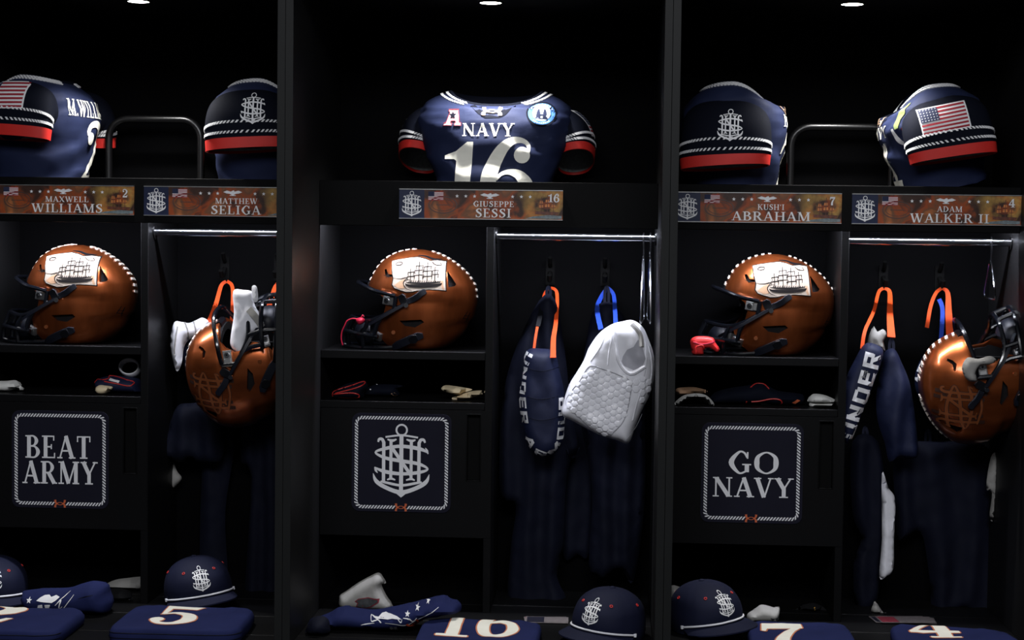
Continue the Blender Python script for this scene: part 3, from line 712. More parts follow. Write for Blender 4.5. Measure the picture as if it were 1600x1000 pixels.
def make_helmet(label, group):
    Hm = thing('football_helmet', label, 'helmet', group=group)
    outer = MB().rings(helmet_rings(), True, True)
    bv = outer.bvh()
    inner = MB().rings([[(x, y, hz(760)) for x, y, z in helmet_rings(.011)[0]]] + helmet_rings(.011), True, True)
    face = prism([(100, 318), (262, 304), (300, 318), (335, 333), (372, 366), (388, 415), (374, 468), (346, 505), (286, 540), (100, 560)], -.3, .3)
    chin = MB().box(-.4, hx(440), -.084, .084, -.1, hz(330))
    ear = prism([(468, 492), (590, 484), (606, 498), (556, 528), (500, 520)], -.3, .3)
    rear = prism([(724, 212), (742, 236), (777, 288), (768, 300), (736, 304)], -.3, .3)
    front = prism([(372, 212), (384, 210), (398, 236), (428, 240), (428, 250), (392, 256), (378, 238)], -.3, .3)
    me = boolean(outer, [inner, face, chin, ear, rear, front])
    place(finish(me, 'shell', COPPER, 38), 'shell', Hm)
    # dark padding inside
    lin = MB().rings(helmet_rings(.0118), True, True)
    cav = MB().rings([[(x, y, hz(760)) for x, y, z in helmet_rings(.032)[0]]] + helmet_rings(.032), True, True)
    face2 = prism([(100, 350), (330, 352), (380, 378), (400, 418), (388, 478), (350, 520), (290, 552), (100, 570)], -.3, .3)
    me = boolean(lin, [cav, face2, chin])
    place(finish(me, 'lining', BLACKF), 'lining', Hm)
    def on(cx, cy, s, off=0.0):
        """point on the shell at side-view position, s=-1 near (camera) side"""
        p = Vector((hx(cx), s * .4, hz(cy))); h = bv.ray_cast(p, Vector((0, -s, 0)))
        return (h[0] + h[1] * off) if h[0] else Vector((hx(cx), s * .09, hz(cy)))
    # rope of white dashes over the crown
    rp = MB(); C0 = Vector((hx(560), 0, hz(380)))
    k = 0
    for a in [20 + 7.5 * i for i in range(9)] + [103 + 6.5 * i for i in range(12)]:
        r = math.radians(a + 2); d = Vector((-math.cos(r), 0, math.sin(r)))
        tdir = Vector((math.sin(r), 0, math.cos(r)))
        q = []
        for sy, sh in ((-.013, -.0018), (-.004, -.0006), (.004, .0006), (.013, .0018)):
            for e in (-.0036, .0036):
                p = C0 + d * .4 + tdir * (sh + e) + Vector((0, sy, 0)); h = bv.ray_cast(p, -d)
                q.append((h[0], h[1]) if h[0] else (p, d))
        vs = [p + n * .0032 for p, n in q] + [p - n * .001 for p, n in q]
        rp.add(vs, [(0, 1, 3, 2), (2, 3, 5, 4), (4, 5, 7, 6), (0, 8, 9, 1), (6, 7, 15, 14), (0, 2, 10, 8), (2, 4, 12, 10), (4, 6, 14, 12), (1, 9, 11, 3), (3, 11, 13, 5), (5, 13, 15, 7)])
    rp.build('rope_stripe', ROPEW, Hm, smooth=False)['kind'] = 'stuff'
    # parchment with a sailing ship on the near side
    def D(polys_crop, off, name, m_, s=-1, maxlen=.012):
        p2 = [[((x - 575) * HK, (655 - y) * HK) for x, y in p] for p in polys_crop]
        return decal(p2, (0, 0, 0), (1, 0, 0), (0, 0, 1), bv, off, name, m_, Hm, maxlen, dirn=(0, -s, 0))
    sheet = [(416, 166), (460, 156), (505, 149), (560, 143), (600, 152), (628, 163), (670, 160), (711, 166), (716, 240), (722, 322), (680, 318), (630, 316), (575, 322), (540, 330), (505, 332), (470, 322), (440, 312), (428, 294), (432, 262), (422, 220)]
    edge = [(413, 163), (460, 152), (505, 145), (560, 138), (602, 147), (628, 158), (672, 155), (716, 161), (722, 240), (728, 328), (680, 323), (630, 321), (575, 327), (540, 336), (505, 338), (468, 328), (436, 316), (422, 296), (427, 262), (417, 220)]
    D([edge], .0012, 'sheet_edge', INK); pa = D([sheet], .0022, 'parchment', PARCH)
    ink = []
    ink += stroke([(500, 288), (520, 297), (600, 296), (684, 292), (700, 282)], [4, 12, 15, 13, 4]) + stroke([(505, 280), (560, 284), (640, 282), (690, 276)], [3, 8, 9, 4])
    ink += stroke([(515, 306), (600, 306), (680, 302)], [2, 5, 2])
    for x, y0, y1 in ((530, 282, 205), (575, 284, 168), (620, 283, 172), (662, 280, 196)): ink += line(x, y0, x - 3, y1, 4.2)
    for x, y, w in ((530, 225, 34), (530, 248, 42), (574, 190, 40), (574, 214, 50), (574, 240, 54), (619, 194, 40), (619, 218, 50), (620, 246, 52), (661, 214, 30), (661, 236, 38)):
        ink += line(x - w / 2, y + 2, x + w / 2, y - 2, 3.8) + line(x - w / 2, y + 2, x - w / 2 + 3, y + 20, 3.6) + line(x + w / 2, y - 2, x + w / 2 - 3, y + 18, 3.6)
    for x in range(520, 690, 12): ink += line(x, 281, x + 4, 270, 4) + line(x, 291, x + 3, 296, 4)
    ink += line(495, 270, 530, 262, 2) + stroke([(440, 182), (456, 172), (478, 174), (470, 186), (446, 188), (440, 182)], 3.6) + stroke([(640, 168), (660, 184), (690, 186), (682, 172)], 3.6)
    ink += stroke([(430, 258), (470, 262), (500, 255), (512, 262)], [2, 3, 4, 2]) + stroke([(505, 262), (490, 285), (505, 312), (540, 326)], [4, 5, 4, 2])
    ink += stroke([(372, 244), (400, 250), (430, 252)], [2, 4, 2])
    D(ink, .0032, 'ship_drawing', INK, maxlen=.01)['kind'] = 'stuff'
    D([[(438, 300), (470, 272), (500, 262), (488, 284), (500, 312), (470, 316)]], .0027, 'curled_corner', TANP)
    D(stroke([(700, 270), (704, 300), (712, 318)], [14, 12, 8]), .0027, 'curled_edge', TANP)
    D(stroke([(560, 132), (600, 136), (640, 150), (690, 152)], [3, 8, 9, 3]), .001, 'crown_vent', BLKP)
    # far side: interlocked letters, relief shadow painted as a darker outline
    mono = xf(letters_crest(), 330, -330, 620, 280)
    D(xf(letters_crest(), 330, -330, 620, 280), .0016, 'monogram', COPPERL, 1, .01)
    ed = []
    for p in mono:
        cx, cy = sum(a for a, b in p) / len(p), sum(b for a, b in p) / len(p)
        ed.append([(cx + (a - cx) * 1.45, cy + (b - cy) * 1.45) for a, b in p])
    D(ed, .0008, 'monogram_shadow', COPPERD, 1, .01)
    # face mask
    fm = MB(); r = .0062
    def loop(pts):
        full = [(hx(a), -y, hz(b)) for a, b, y in pts] + [(hx(a), y, hz(b)) for a, b, y in reversed(pts[:-1])]
        fm.tube(spline(full, 5), r, 8)
    loop([(445, 356, .1215), (400, 345, .1215), (335, 331, .115), (272, 308, .088), (222, 290, .05), (208, 286, 0)])
    loop([(500, 402, .1235), (440, 432, .1225), (372, 470, .118), (292, 496, .098), (200, 484, .058), (170, 478, 0)])
    loop([(352, 582, .119), (300, 576, .112), (215, 566, .088), (150, 560, .05), (134, 558, 0)])
    loop([(430, 640, .106), (350, 646, .104), (245, 648, .085), (150, 642, .045), (126, 640, 0)])
    for y in (-.034, .034):
        fm.tube(spline([(hx(178), y, hz(480)), (hx(142), y, hz(558)), (hx(134), y, hz(641))], 5), r, 8)
    for s in (-1, 1):
        fm.tube([(hx(292), s * .098, hz(496)), (hx(262), s * .101, hz(571)), (hx(262), s * .09, hz(648))], r, 8)
        fm.tube([(hx(440), s * .1225, hz(432)), (hx(450), s * .122, hz(356))], r, 8)
        fm.tube([(hx(372), s * .118, hz(470)), (hx(345), s * .1175, hz(520)), (hx(330), s * .117, hz(580))], r, 8)
    fmo = fm.build('face_mask', MASKM, Hm)
    bp = MB()
    bp.tube([(hx(285), -.026, hz(300)), (hx(285), .026, hz(300))], .011, 10)
    bp.build('nose_bumper', BLKP, Hm)
    for s in (-1, 1):
        for cx, cy, w, h_, ang in ((412, 384, .036, .024, -.15), (342, 580, .032, .024, -.3)):
            p = on(cx, cy, s); q = on(cx + 20, cy, s); q2 = on(cx, cy - 20, s)
            X = (q - p).normalized(); Z = (q2 - p).normalized(); N_ = Z.cross(X).normalized()
            if N_.y * s < 0: N_ = -N_
            c_, s_ = math.cos(ang), math.sin(ang); X2 = (X * c_ + Z * s_).normalized(); Z2 = (Z * c_ - X * s_).normalized()
            mb = MB()
            for lx, lz, d0, d1, cx0 in ((w / 2, h_ / 2, -.002, .0075, 0), (w * .16, h_ * .42, .0075, .011, w * .28)):
                vs = [p + X2 * (cx0 + a * lx) + Z2 * (b * lz) + N_ * d for d in (d0, d1) for b in (-1, 1) for a in (-1, 1)]
                mb.add(vs, [(0, 2, 3, 1), (4, 5, 7, 6), (0, 1, 5, 4), (2, 6, 7, 3), (0, 4, 6, 2), (1, 3, 7, 5)])
            me = fixn(mb.mesh('mask_clip', smooth=False)); me.materials.append(STEEL)
            cl = place(me, 'mask_clip', Hm, .0015, 'grey metal mask clip')
            sc = MB(); b0 = p + N_ * .0075 - X2 * (w * .16)
            sc.tube([b0, b0 + N_ * .004], .0072, 14); sc.build('screw', CHROME, cl)
            sk = MB().tube([b0 + N_ * .004, b0 + N_ * .0046], .003, 8); sk.build('screw_socket', BLKP, cl)
        # chin strap ribbons
        def ribbon(pts, w, th, off, name, m_, par=Hm):
            P = [on(a, b, s) for a, b in pts]; mb = MB(); R = []
            for i, p in enumerate(P):
                tdir = (P[min(i + 1, len(P) - 1)] - P[max(i - 1, 0)]).normalized()
                h = bv.find_nearest(p); N_ = h[1] if h[1].y * s > 0 else -h[1]
                B_ = tdir.cross(N_).normalized(); ww = w * (0.62 if i in (0, len(P) - 1) else 1)
                R.append([p + B_ * ww / 2 + N_ * off, p - B_ * ww / 2 + N_ * off, p - B_ * ww / 2 + N_ * (off + th), p + B_ * ww / 2 + N_ * (off + th)])
            mb.rings(R, True, True); me = fixn(mb.mesh(name, 50)); me.materials.append(m_)
            return place(me, name, par, .001)
        ribbon([(505, 392), (524, 381), (545, 369), (570, 353), (592, 339), (608, 330), (616, 326)], .0165, .006, .0035, 'chin_strap', STRAP)
        bk = ribbon([(478, 345), (486, 358), (494, 374), (502, 392), (508, 405)], .022, .009, .003, 'strap_buckle', BLKP)
        c = on(512, 405, s, .013); MB().tube([c, c + Vector((0, s * .004, 0))], .0065, 10).build('buckle_stud', CHROME, bk)
        ribbon([(430, 636), (460, 622), (500, 604), (540, 586), (575, 573), (600, 568)], .022, .008, .003, 'jaw_strap', STRAP)
        ribbon([(530, 596), (550, 586), (570, 577)], .026, .012, .003, 'jaw_buckle', BLKP)
        c = on(434, 558, s); MB().tube([c, c + Vector((0, s * .003, 0))], .0055, 12).build('rivet', COPPERL, Hm)
        # strap from mask to chin cup
        mb = MB(); R = []
        for (a, b, y) in ((495, 402, .128), (430, 440, .129), (360, 482, .124), (290, 520, .1), (235, 560, .06)):
            R.append([(hx(a), s * y, hz(b - 9)), (hx(a), s * y, hz(b + 9)), (hx(a), s * (y + .003), hz(b + 9)), (hx(a), s * (y + .003), hz(b - 9))])
        me = fixn(MB().rings(R, True, True).mesh('side_strap', 50)); me.materials.append(STRAP); place(me, 'side_strap', Hm)
    # chin cup
    R = []
    for i in range(9):
        a = math.pi / 2 * i / 8
        R.append([(hx(250) - .045 * math.cos(a) * 1.0 * abs(math.cos(0)) + .012, .052 * math.sin(a) * math.cos(2 * math.pi * k / 20), hz(575) + .042 * math.sin(a) * math.sin(2 * math.pi * k / 20)) for k in range(20)])
    cup = MB().rings(R); cup.rings([[(x + .005, y * .9, hz(575) + (z - hz(575)) * .9) for x, y, z in r] for r in R])
    me = fixn(cup.mesh('chin_cup', 60)); me.materials.append(STRAP); place(me, 'chin_cup', Hm)
    # rear logo badge outline on the nape
    bd = stroke([(806, 490), (836, 440)], 3, 1) + stroke([(826, 496), (848, 446)], 3, 1) + stroke([(812, 476), (838, 482)], 3, 1) + stroke([(818, 462), (844, 466)], 3, 1)
    D(bd, .001, 'nape_badge', BLKP)
    return Hm

hel = make_helmet('copper football helmet on the shelf above the anchor crest door', 'copper helmets on the shelves')
HSC = 1.0
def put_helmet(o, u, v):
    p = at(u, v, 0.556); o.location = (p.x, 0.556, Z_HS + 0.0005)
hel_l = copy_tree(hel); hel_l['label'] = 'copper football helmet on the shelf above the BEAT ARMY door'
hel_r = copy_tree(hel); hel_r['label'] = 'copper football helmet on the shelf above the GO NAVY door'
hh_l = copy_tree(hel); hh_l['label'] = 'copper football helmet hanging face up beside the BEAT ARMY locker, white glove in its mask'; hh_l['group'] = 'copper helmets hanging by the mask'
hh_r = copy_tree(hel); hh_r['label'] = 'copper football helmet hanging face up at the right edge beside the UNDER strap'; hh_r['group'] = 'copper helmets hanging by the mask'
put_helmet(hel, 661, 545); put_helmet(hel_l, 130, 540); put_helmet(hel_r, 1215, 553)
def hang(o, u, v, Y, roll, tip, turn):
    """right side to the viewer, face up; u,v = pixel of the shell centre"""
    F = Vector((0, 0, 1)); U = Vector((-1, 0, 0)); Rt = F.cross(U)
    M = Matrix((-F, Rt, U)).transposed()       # local axes: -x forward, +y right side, z up
    M = Matrix.Rotation(turn, 3, 'Z') @ Matrix.Rotation(tip, 3, 'X') @ Matrix.Rotation(roll, 3, 'Y') @ M
    p = at(u, v, Y); c = M @ Vector((hx(412), .118, hz(384)))
    o.rotation_euler = M.to_euler(); o.location = p - c
R_ = math.radians
hang(hh_l, 354.6, 560, 0.335, R_(0), R_(14), R_(0))
hang(hh_r, 1536, 579, 0.33, R_(0), R_(11), R_(0))

# ------------------------------------------------------------------ jerseys on shoulder pads
def make_jersey(label, loc, rotz, tilt=0.0, front=None, back=None, name=None, sx=1.0, seed=0, centre=False, scale=1.0, drop=0.0):
    """front faces local -Y; +X is the wearer's left (flag) sleeve, -X the right (crest) sleeve"""
    J = thing('jersey', label, 'jersey', loc, (tilt[0] if isinstance(tilt, tuple) else 0, tilt[1] if isinstance(tilt, tuple) else tilt, rotz), group='numbered jerseys over shoulder pads')
    J.scale = (scale,) * 3
    n = 64
    rows = [(0, .158, .105), (.03, .164, .112), (.07, .176, .120), (.12, .198, .130), (.16, .212, .134), (.19, .215, .132), (.215, .211, .124), (.235, .200, .110), (.252, .178, .096), (.264, .152, .085), (.270, .134, .078)]
    q = spline(rows, 4); R = []
    for z, a, b in q:
        ring = []
        for k in range(n):
            t = 2 * math.pi * k / n; c, s = math.cos(t), math.sin(t); e = 2 / 2.5
            x = a * sx * math.copysign(abs(c) ** e, c); y = b * math.copysign(abs(s) ** e, s)
            top = smooth01((z - .21) / .06)
            dz = -top * (.044 if s < 0 else .012) * abs(s) ** 1.5
            w = (1 - top) * (.009 * fnoise((x, y, z * 1.6), 13, seed) + .006 * fnoise((x, y, z * 1.8), 30, seed + 3))
            w += .007 * (1 - top) * math.sin(z * 70 + x * 26 + 3 * fnoise((x, y, z), 8, seed)) * smooth01((.17 - z) / .08)
            ly = -.20 * (.2 - z) if centre else 0
            ring.append((x * (1 + w * 4), y * (1 + w * 5) + ly, max(0, z + dz + w * .6)))
        R.append(ring)
    torso = MB().rings(R, True); bv = torso.bvh()
    body = torso.build('body', JNAVY, J, 60)
    # collar: neck band going up and over into the neck hole
    top = R[-1]; C = [top]
    for sc, dz in ((.985, .004), (.95, .006), (.90, .002), (.86, -.02), (.84, -.06)):
        C.append([(x * sc, y * sc, z + dz) for x, y, z in top])
    MB().rings(C).build('neck_band', JDARK, J, 60)
    # rope trims running down beside the neck, on the shoulders
    def rope3(path, w, name, off=.0022):
        """twisted rope trim on the torso along a 3D polyline seen from outside"""
        mb = MB(); P = [Vector(p) for p in path]
        tot = sum((P[i + 1] - P[i]).length for i in range(len(P) - 1)); cnt = max(4, int(tot / .0085)); i = 0; acc = 0
        for k in range(cnt):
            s = (k + .5) * tot / cnt
            while i < len(P) - 2 and s > acc + (P[i + 1] - P[i]).length: acc += (P[i + 1] - P[i]).length; i += 1
            t = (P[i + 1] - P[i]).normalized(); p = P[i] + t * (s - acc)
            h = bv.find_nearest(p); N_ = h[1]; p = h[0] + N_ * off
            if N_.dot(p - Vector((0, 0, .1))) < 0: N_ = -N_; p = h[0] + N_ * off
            b_ = t.cross(N_).normalized(); hh = .0030; sl = .003
            v = [p - t * (hh + sl) - b_ * w / 2, p + t * (hh - sl) - b_ * w / 2, p + t * (hh + sl) + b_ * w / 2, p - t * (hh - sl) + b_ * w / 2]
            mb.add([x + N_ * .0012 for x in v] + [x - N_ * .002 for x in v], [(0, 1, 2, 3), (0, 4, 5, 1), (1, 5, 6, 2), (2, 6, 7, 3), (3, 7, 4, 0)])
        me = fixn(mb.mesh(name, smooth=False)); me.materials.append(WHITE_PR); o = place(me, name, J); o['kind'] = 'stuff'; return o
    for s in (-1, 1):
        for r in (1, 4):
            rr = R[-1 - r]
            if s > 0: idx = [(k) % n for k in range(-11, 14)]
            else: idx = [(n // 2 - k) % n for k in range(-11, 14)]
            rope3([rr[k] for k in idx], .0065, 'collar_rope')
    # front V panel and mark
    if front or centre:
        decal([[(-.074, .234), (-.038, .200), (-.020, .188), (.018, .188), (.036, .198), (.066, .238), (.03, .25), (-.03, .25)]], (0, 0, 0), (1, 0, 0), (0, 0, 1), bv, .0012, 'throat_panel', JDARK, J)
        decal(xf(ua_mark(), .052, .034, -.002, .207), (0, 0, 0), (1, 0, 0), (0, 0, 1), bv, .0026, 'brand_mark', mat('foil_copper', (214, 176, 146), 0.35, metal=0.3, var=0.15, vscale=120), J)
    ex, ey = (1, 0, 0), (0, 0, 1)
    if front:
        if centre:
            def c2(x, y): return ((x - 705) * .000413, (685 - y) * .000413 + .016)
            decal(textfit('NAVY', -.010, .139, .035, .140), (0, 0, 0), ex, ey, bv, .002, 'team_lettering', CREAM, J, .014)
            one = [[c2(*p) for p in ((395, 512), (470, 484), (545, 425), (585, 425), (576, 560), (566, 700), (462, 700), (472, 548), (458, 536), (395, 536))]]
            six = stroke([c2(*p) for p in ((946, 490), (940, 440), (900, 412), (840, 416), (780, 462), (728, 545), (692, 640), (682, 712))], [k * .000413 for k in (14, 26, 34, 50, 72, 90, 100, 104)])
            six += disc(*c2(902, 508), .0215, 20) + stroke([c2(*p) for p in ((735, 668), (770, 632), (820, 618), (880, 634), (922, 680), (930, 712))], [k * .000413 for k in (20, 24, 36, 62, 84, 90)])
            decal(one, (0, 0, 0), ex, ey, bv, .0022, 'numeral', CREAM, J, .014)
            decal(six, (0, 0, 0), ex, ey, bv, .0022, 'numeral', CREAM, J, .014)
            # conference letter patch
            A = [[c2(*p) for p in ((384, 318), (440, 318), (440, 304), (428, 300), (432, 288), (462, 288), (464, 300), (456, 304), (456, 318), (500, 318), (500, 300), (490, 296), (480, 222), (484, 210), (416, 210), (416, 224), (424, 228), (402, 298), (388, 302))]]
            decal(A, (0, 0, 0), ex, ey, bv, .0022, 'letter_patch', PINK, J, .014)
            decal(stroke(A[0], .0022, 1, True), (0, 0, 0), ex, ey, bv, .003, 'patch_edge', CARD, J, .014)
            decal(star(*c2(444, 250), .012), (0, 0, 0), ex, ey, bv, .0034, 'patch_star', JDARK, J, .014)
            # round ship patch
            c = c2(1022, 232)
            decal(disc(*c, .041, 30, .036), (0, 0, 0), ex, ey, bv, .0016, 'patch_rim', JDARK, J, .012)
            decal(disc(*c, .036, 30, .031), (0, 0, 0), ex, ey, bv, .0024, 'patch_field', PBLUE, J, .012)
            decal(disc(c[0], c[1] + .002, .024, 24, .024), (0, 0, 0), ex, ey, bv, .0031, 'patch_centre', mat('patch_pale', (200, 208, 214), 0.7, var=0.1, vscale=150), J, .012)
            sh = []
            for s in (-1, 1): sh += [[(c[0] + s * x, c[1] + y) for x, y in ((.003, -.013), (.015, -.013), (.014, -.002), (.011, .010), (.007, .013), (.004, .002))]]
            sh += bar(c[0] - .017, c[1] - .016, c[0] + .017, c[1] - .013) + bar(c[0] - .006, c[1] - .006, c[0] + .006, c[1] - .002)
            decal(sh, (0, 0, 0), ex, ey, bv, .0037, 'patch_ship', FLAGB, J, .012)
            tb = []
            for k in range(9):
                a = math.radians(30 + k * 15); tb += disc(c[0] + .031 * math.cos(a), c[1] + .027 * math.sin(a), .0022, 6)
                a = math.radians(-130 + k * 10); tb += disc(c[0] + .031 * math.cos(a), c[1] + .027 * math.sin(a), .0018, 6)
            decal(tb, (0, 0, 0), ex, ey, bv, .0032, 'patch_lettering', WHITE_PR, J, .012)['kind'] = 'stuff'
        else:
            nb = text(front); b = bounds(nb)
            decal(xf(nb, .16, .16, -(b[0] + b[1]) / 2 * .16, -.01), (0, 0, 0), ex, ey, bv, .0022, 'front_number', CREAM, J, .014)
            decal(textfit('NAVY', 0, .163, .030, .140), (0, 0, 0), ex, ey, bv, .002, 'team_lettering', CREAM, J, .014)
            # embroidered commemorative patch on the left breast
            px = .118
            decal(stroke([(px, .235), (px + .004, .215), (px, .195), (px + .002, .178)], [.006, .013, .014, .010]), (0, 0, 0), ex, ey, bv, .002, 'plume_patch', GREENP, J, .012)
            decal(stroke([(px - .012, .180), (px - .006, .150), (px + .004, .135)], [.007, .014, .010]), (0, 0, 0), ex, ey, bv, .0022, 'white_patch', WHITE_PR, J, .012)
            decal(stroke([(px + .016, .178), (px + .018, .158), (px + .012, .146)], [.006, .016, .010]), (0, 0, 0), ex, ey, bv, .0024, 'red_patch', RED, J, .012)
    if back:
        nb = text(back); b = bounds(nb)
        decal(xf(nb, .17, .16, -(b[0] + b[1]) / 2 * .17 + .05, .0), (0, 0, 0), (-1, 0, 0), ey, bv, .0022, 'back_number', CREAM, J, .014, dirn=(0, -1, 0))
        if name: decal(textfit(name, .028, .172, .042, .215), (0, 0, 0), (-1, 0, 0), ey, bv, .002, 'name_lettering', CREAM, J, .014, dirn=(0, -1, 0))
    # sleeves: broad caps drooping over the pads
    for s in (-1, 1):
        path = spline([(.150, .170, .058, .098), (.188, .172 - drop * .5, .066, .108), (.218, .156 - drop * .8, .064, .112), (.234, .124 - drop, .058, .112), (.240, .080 - drop, .052, .108)], 5)
        rings_ = []; N = len(path)
        for i, (x, z, rx, ry) in enumerate(path):
            a = path[max(0, i - 1)]; b = path[min(N - 1, i + 1)]; tx, tz = b[0] - a[0], b[1] - a[1]; l = math.hypot(tx, tz)
            ux, uz = tz / l, -tx / l          # in-plane normal
            ring = []
            for k in range(48):
                t = 2 * math.pi * k / 48; c, sn = math.cos(t), math.sin(t); e = 2 / 2.35
                p = rx * math.copysign(abs(c) ** e, c); y = ry * math.copysign(abs(sn) ** e, sn)
                w = .0035 * fnoise((x, y, z), 16, seed + s * 7) * smooth01(i / 4)
                p += w; sh = smooth01((i - N * .3) / (N * .7)) * (-y * .30 if centre else -y * .06)
                ring.append((s * sx * (x - (.018 if centre else 0) - ux * p), y * (.88 if centre else 1) * (1 + w * 3) + (.040 if centre else .012), z - uz * p + sh))
            rings_.append(ring)
        def sub(i0, i1, k=1.0):
            out = []
            for i in range(i0, i1 + 1):
                cx = sum(p[0] for p in rings_[i]) / 48; cz = sum(p[2] for p in rings_[i]) / 48
                out.append([(cx + (p[0] - cx) * k, p[1] * k, cz + (p[2] - cz) * k) for p in rings_[i]])
            return out
        sm = MB().rings(rings_[:-2]); me = fixn(sm.mesh('sleeve', 60)); me.materials.append(JDARK); sl = place(me, 'sleeve', J)
        sb = MB().rings(rings_).bvh()
        cf = MB().rings(sub(N - 4, N - 1, 1.012)).rings(sub(N - 4, N - 1, .97)); cf.rings([sub(N - 1, N - 1, 1.012)[0], sub(N - 1, N - 1, .97)[0]])
        me = fixn(cf.mesh('cuff', 60)); me.materials.append(RED); place(me, 'cuff', J, label='red sleeve cuff')
        ln = MB().rings(sub(N - 12, N - 2, .955)); me = fixn(ln.mesh('sleeve_lining', 60)); me.materials.append(LINING); place(me, 'sleeve_lining', sl)
        for i in (N - 7, N - 5):
            mb = MB(); ra = rings_[i]; m = 96
            def P_(u):
                u = u % 48; k = int(u); f = u - k; a, b = Vector(ra[k]), Vector(ra[(k + 1) % 48]); return a.lerp(b, f)
            axis = (Vector((sum(p[0] for p in rings_[i + 1]) / 48, 0, sum(p[2] for p in rings_[i + 1]) / 48)) - Vector((sum(p[0] for p in rings_[i - 1]) / 48, 0, sum(p[2] for p in rings_[i - 1]) / 48))).normalized()
            cc = Vector((sum(p[0] for p in ra) / 48, 0, sum(p[2] for p in ra) / 48))
            for j in range(66):
                u = j * 48 / 66; p = P_(u); t = (P_(u + .3) - P_(u - .3)).normalized(); o_ = axis.cross(t).normalized()
                if o_.dot(p - cc) < 0: o_ = -o_
                w, hh, sh_ = .0068, .0026, .0026
                v = [p - t * (hh + sh_) - axis * w / 2, p + t * (hh - sh_) - axis * w / 2, p + t * (hh + sh_) + axis * w / 2, p - t * (hh - sh_) + axis * w / 2]
                mb.add([x + o_ * .0026 for x in v] + [x - o_ * .003 for x in v], [(0, 1, 2, 3), (0, 4, 5, 1), (1, 5, 6, 2), (2, 6, 7, 3), (3, 7, 4, 0)])
            me = fixn(mb.mesh('rope_trim', smooth=False)); me.materials.append(WHITE_PR); place(me, 'rope_trim', J)['kind'] = 'stuff'
        # sleeve prints, seen from the wearer's side
        dx = (0, 1, 0) if s > 0 else (0, -1, 0); dd = (-s, 0, 0)
        if s > 0:
            w, h = .115, .064; g, r, c, st = flag_polys(w, h); O = (0, -w / 2 + (.05 if centre else .004), .153 - drop)
            decal(xf(g, 1.06, 1.1, -.003, -.003), O, dx, ey, sb, .0016, 'flag', WHITE_PR, sl, .014, dirn=dd)
            decal(r, O, dx, ey, sb, .0024, 'flag_stripes', FLAGR, sl, .014, dirn=dd)['kind'] = 'stuff'
            decal(c, O, dx, ey, sb, .0030, 'flag_canton', FLAGB, sl, .014, dirn=dd)
            decal(st, O, dx, ey, sb, .0036, 'flag_stars', WHITE_PR, sl, .014, dirn=dd)['kind'] = 'stuff'
        else:
            decal(xf(crest(), .080, .080, -.05 if centre else 0, .183 - drop), (0, 0, 0), dx, ey, sb, .002, 'sleeve_crest', GREY_PR, sl, .01, dirn=dd)
    return J
zs = Z_SH + .0006
make_jersey('navy jersey numbered 16 facing forward on the middle locker shelf', (at(774, 250, .54).x, .545, zs), 0, front='16', centre=True, seed=1)
make_jersey('navy jersey with its flag sleeve forward above the WILLIAMS name plate', (at(28, 250, .32).x, .50, zs), R_(-101), back='2', name='M.WILLIAMS', front='2', sx=.70, seed=2, scale=1.08, drop=-.030)
make_jersey('navy jersey with its crest sleeve forward, half hidden behind the left post', (at(388, 250, .32).x, .50, zs), R_(95), front='5', sx=.72, seed=3, scale=1.06, drop=-.006)
make_jersey('navy jersey with its crest sleeve forward above the ABRAHAM name plate', (at(1152, 250, .32).x, .50, zs), R_(84), front='7', sx=.72, seed=4, scale=1.06, drop=.026)
make_jersey('navy jersey with its flag sleeve forward above the WALKER name plate', (at(1496, 250, .32).x, .50, zs + .012), R_(-92), tilt=(R_(12), 0), front='4', sx=.72, seed=5, scale=1.02, drop=.008)

def rail(u0, u1, v, label):
    a = at(u0, v, .62); b = at(u1, v, .62); r = .055; z1 = a.z
    T_ = thing('shelf_rail', label, 'rail', ((a.x + b.x) / 2, .62, zs), group='bent tube rails on the upper shelves')
    w = (b.x - a.x) / 2; h = z1 - zs
    pts = [(-w, 0, 0)] + [(-w + r - r * math.cos(t), 0, h - r + r * math.sin(t)) for t in [math.pi / 2 * k / 8 for k in range(9)]]
    pts += [(w - r + r * math.sin(t), 0, h - r + r * math.cos(t)) for t in [math.pi / 2 * k / 8 for k in range(9)]] + [(w, 0, 0)]
    MB().tube(pts, .0105, 14).build('bent_tube', BLKM, T_)
    for s in (-w, w): MB().tube([(s, 0, 0), (s, 0, .004)], .022, 16).build('foot_flange', BLKM, T_)
rail(170, 314, 186, 'black bent tube rail between the two jerseys on the left shelf')
rail(1236, 1394, 198, 'black bent tube rail between the two jerseys on the right shelf')

# ------------------------------------------------------------------ soft goods
def PX(pts, o=(0, 0), s=1.0):
    return [(o[0] + x / s, o[1] + y / s) for x, y in pts]
def soft(name, label, cat, pts, Y, thick, m_, part='cloth', group=None, base=None, **kw):
    """thing whose outline is given in photo pixels at depth Y; returns thing, surface, to-local"""
    w = [at(u, v, Y) for u, v in pts]
    cx = sum(p.x for p in w) / len(w); zb = base if base is not None else min(p.z for p in w)
    T_ = thing(name, label, cat, (cx, Y, zb), group=group)
    mb = inflate([(p.x - cx, max(p.z - zb, 0)) for p in w], thick, **kw)
    o = mb.build(part, m_, T_, 60)
    def loc(u, v, y=0.0):
        p = at(u, v, Y + y); return Vector((p.x - cx, y, p.z - zb))
    return T_, mb.bvh(), loc, o
def piping(T_, loc, pts, r, m_, y=0.0, name='piping', closed=False, bv=None, off=0.0):
    P = [loc(u, v, y) for u, v in pts]
    if bv:
        Q = []
        for p in spline([tuple(p) for p in P], 5, closed):
            h = bv.ray_cast(Vector((p[0], -.5, p[2])), Vector((0, 1, 0))); Q.append(h[0] + Vector((0, -off, 0)) if h[0] else Vector(p))
        P = Q
    else: P = spline([tuple(p) for p in P], 5, closed)
    return MB().tube(P, r, 7, closed).build(name, m_, T_)
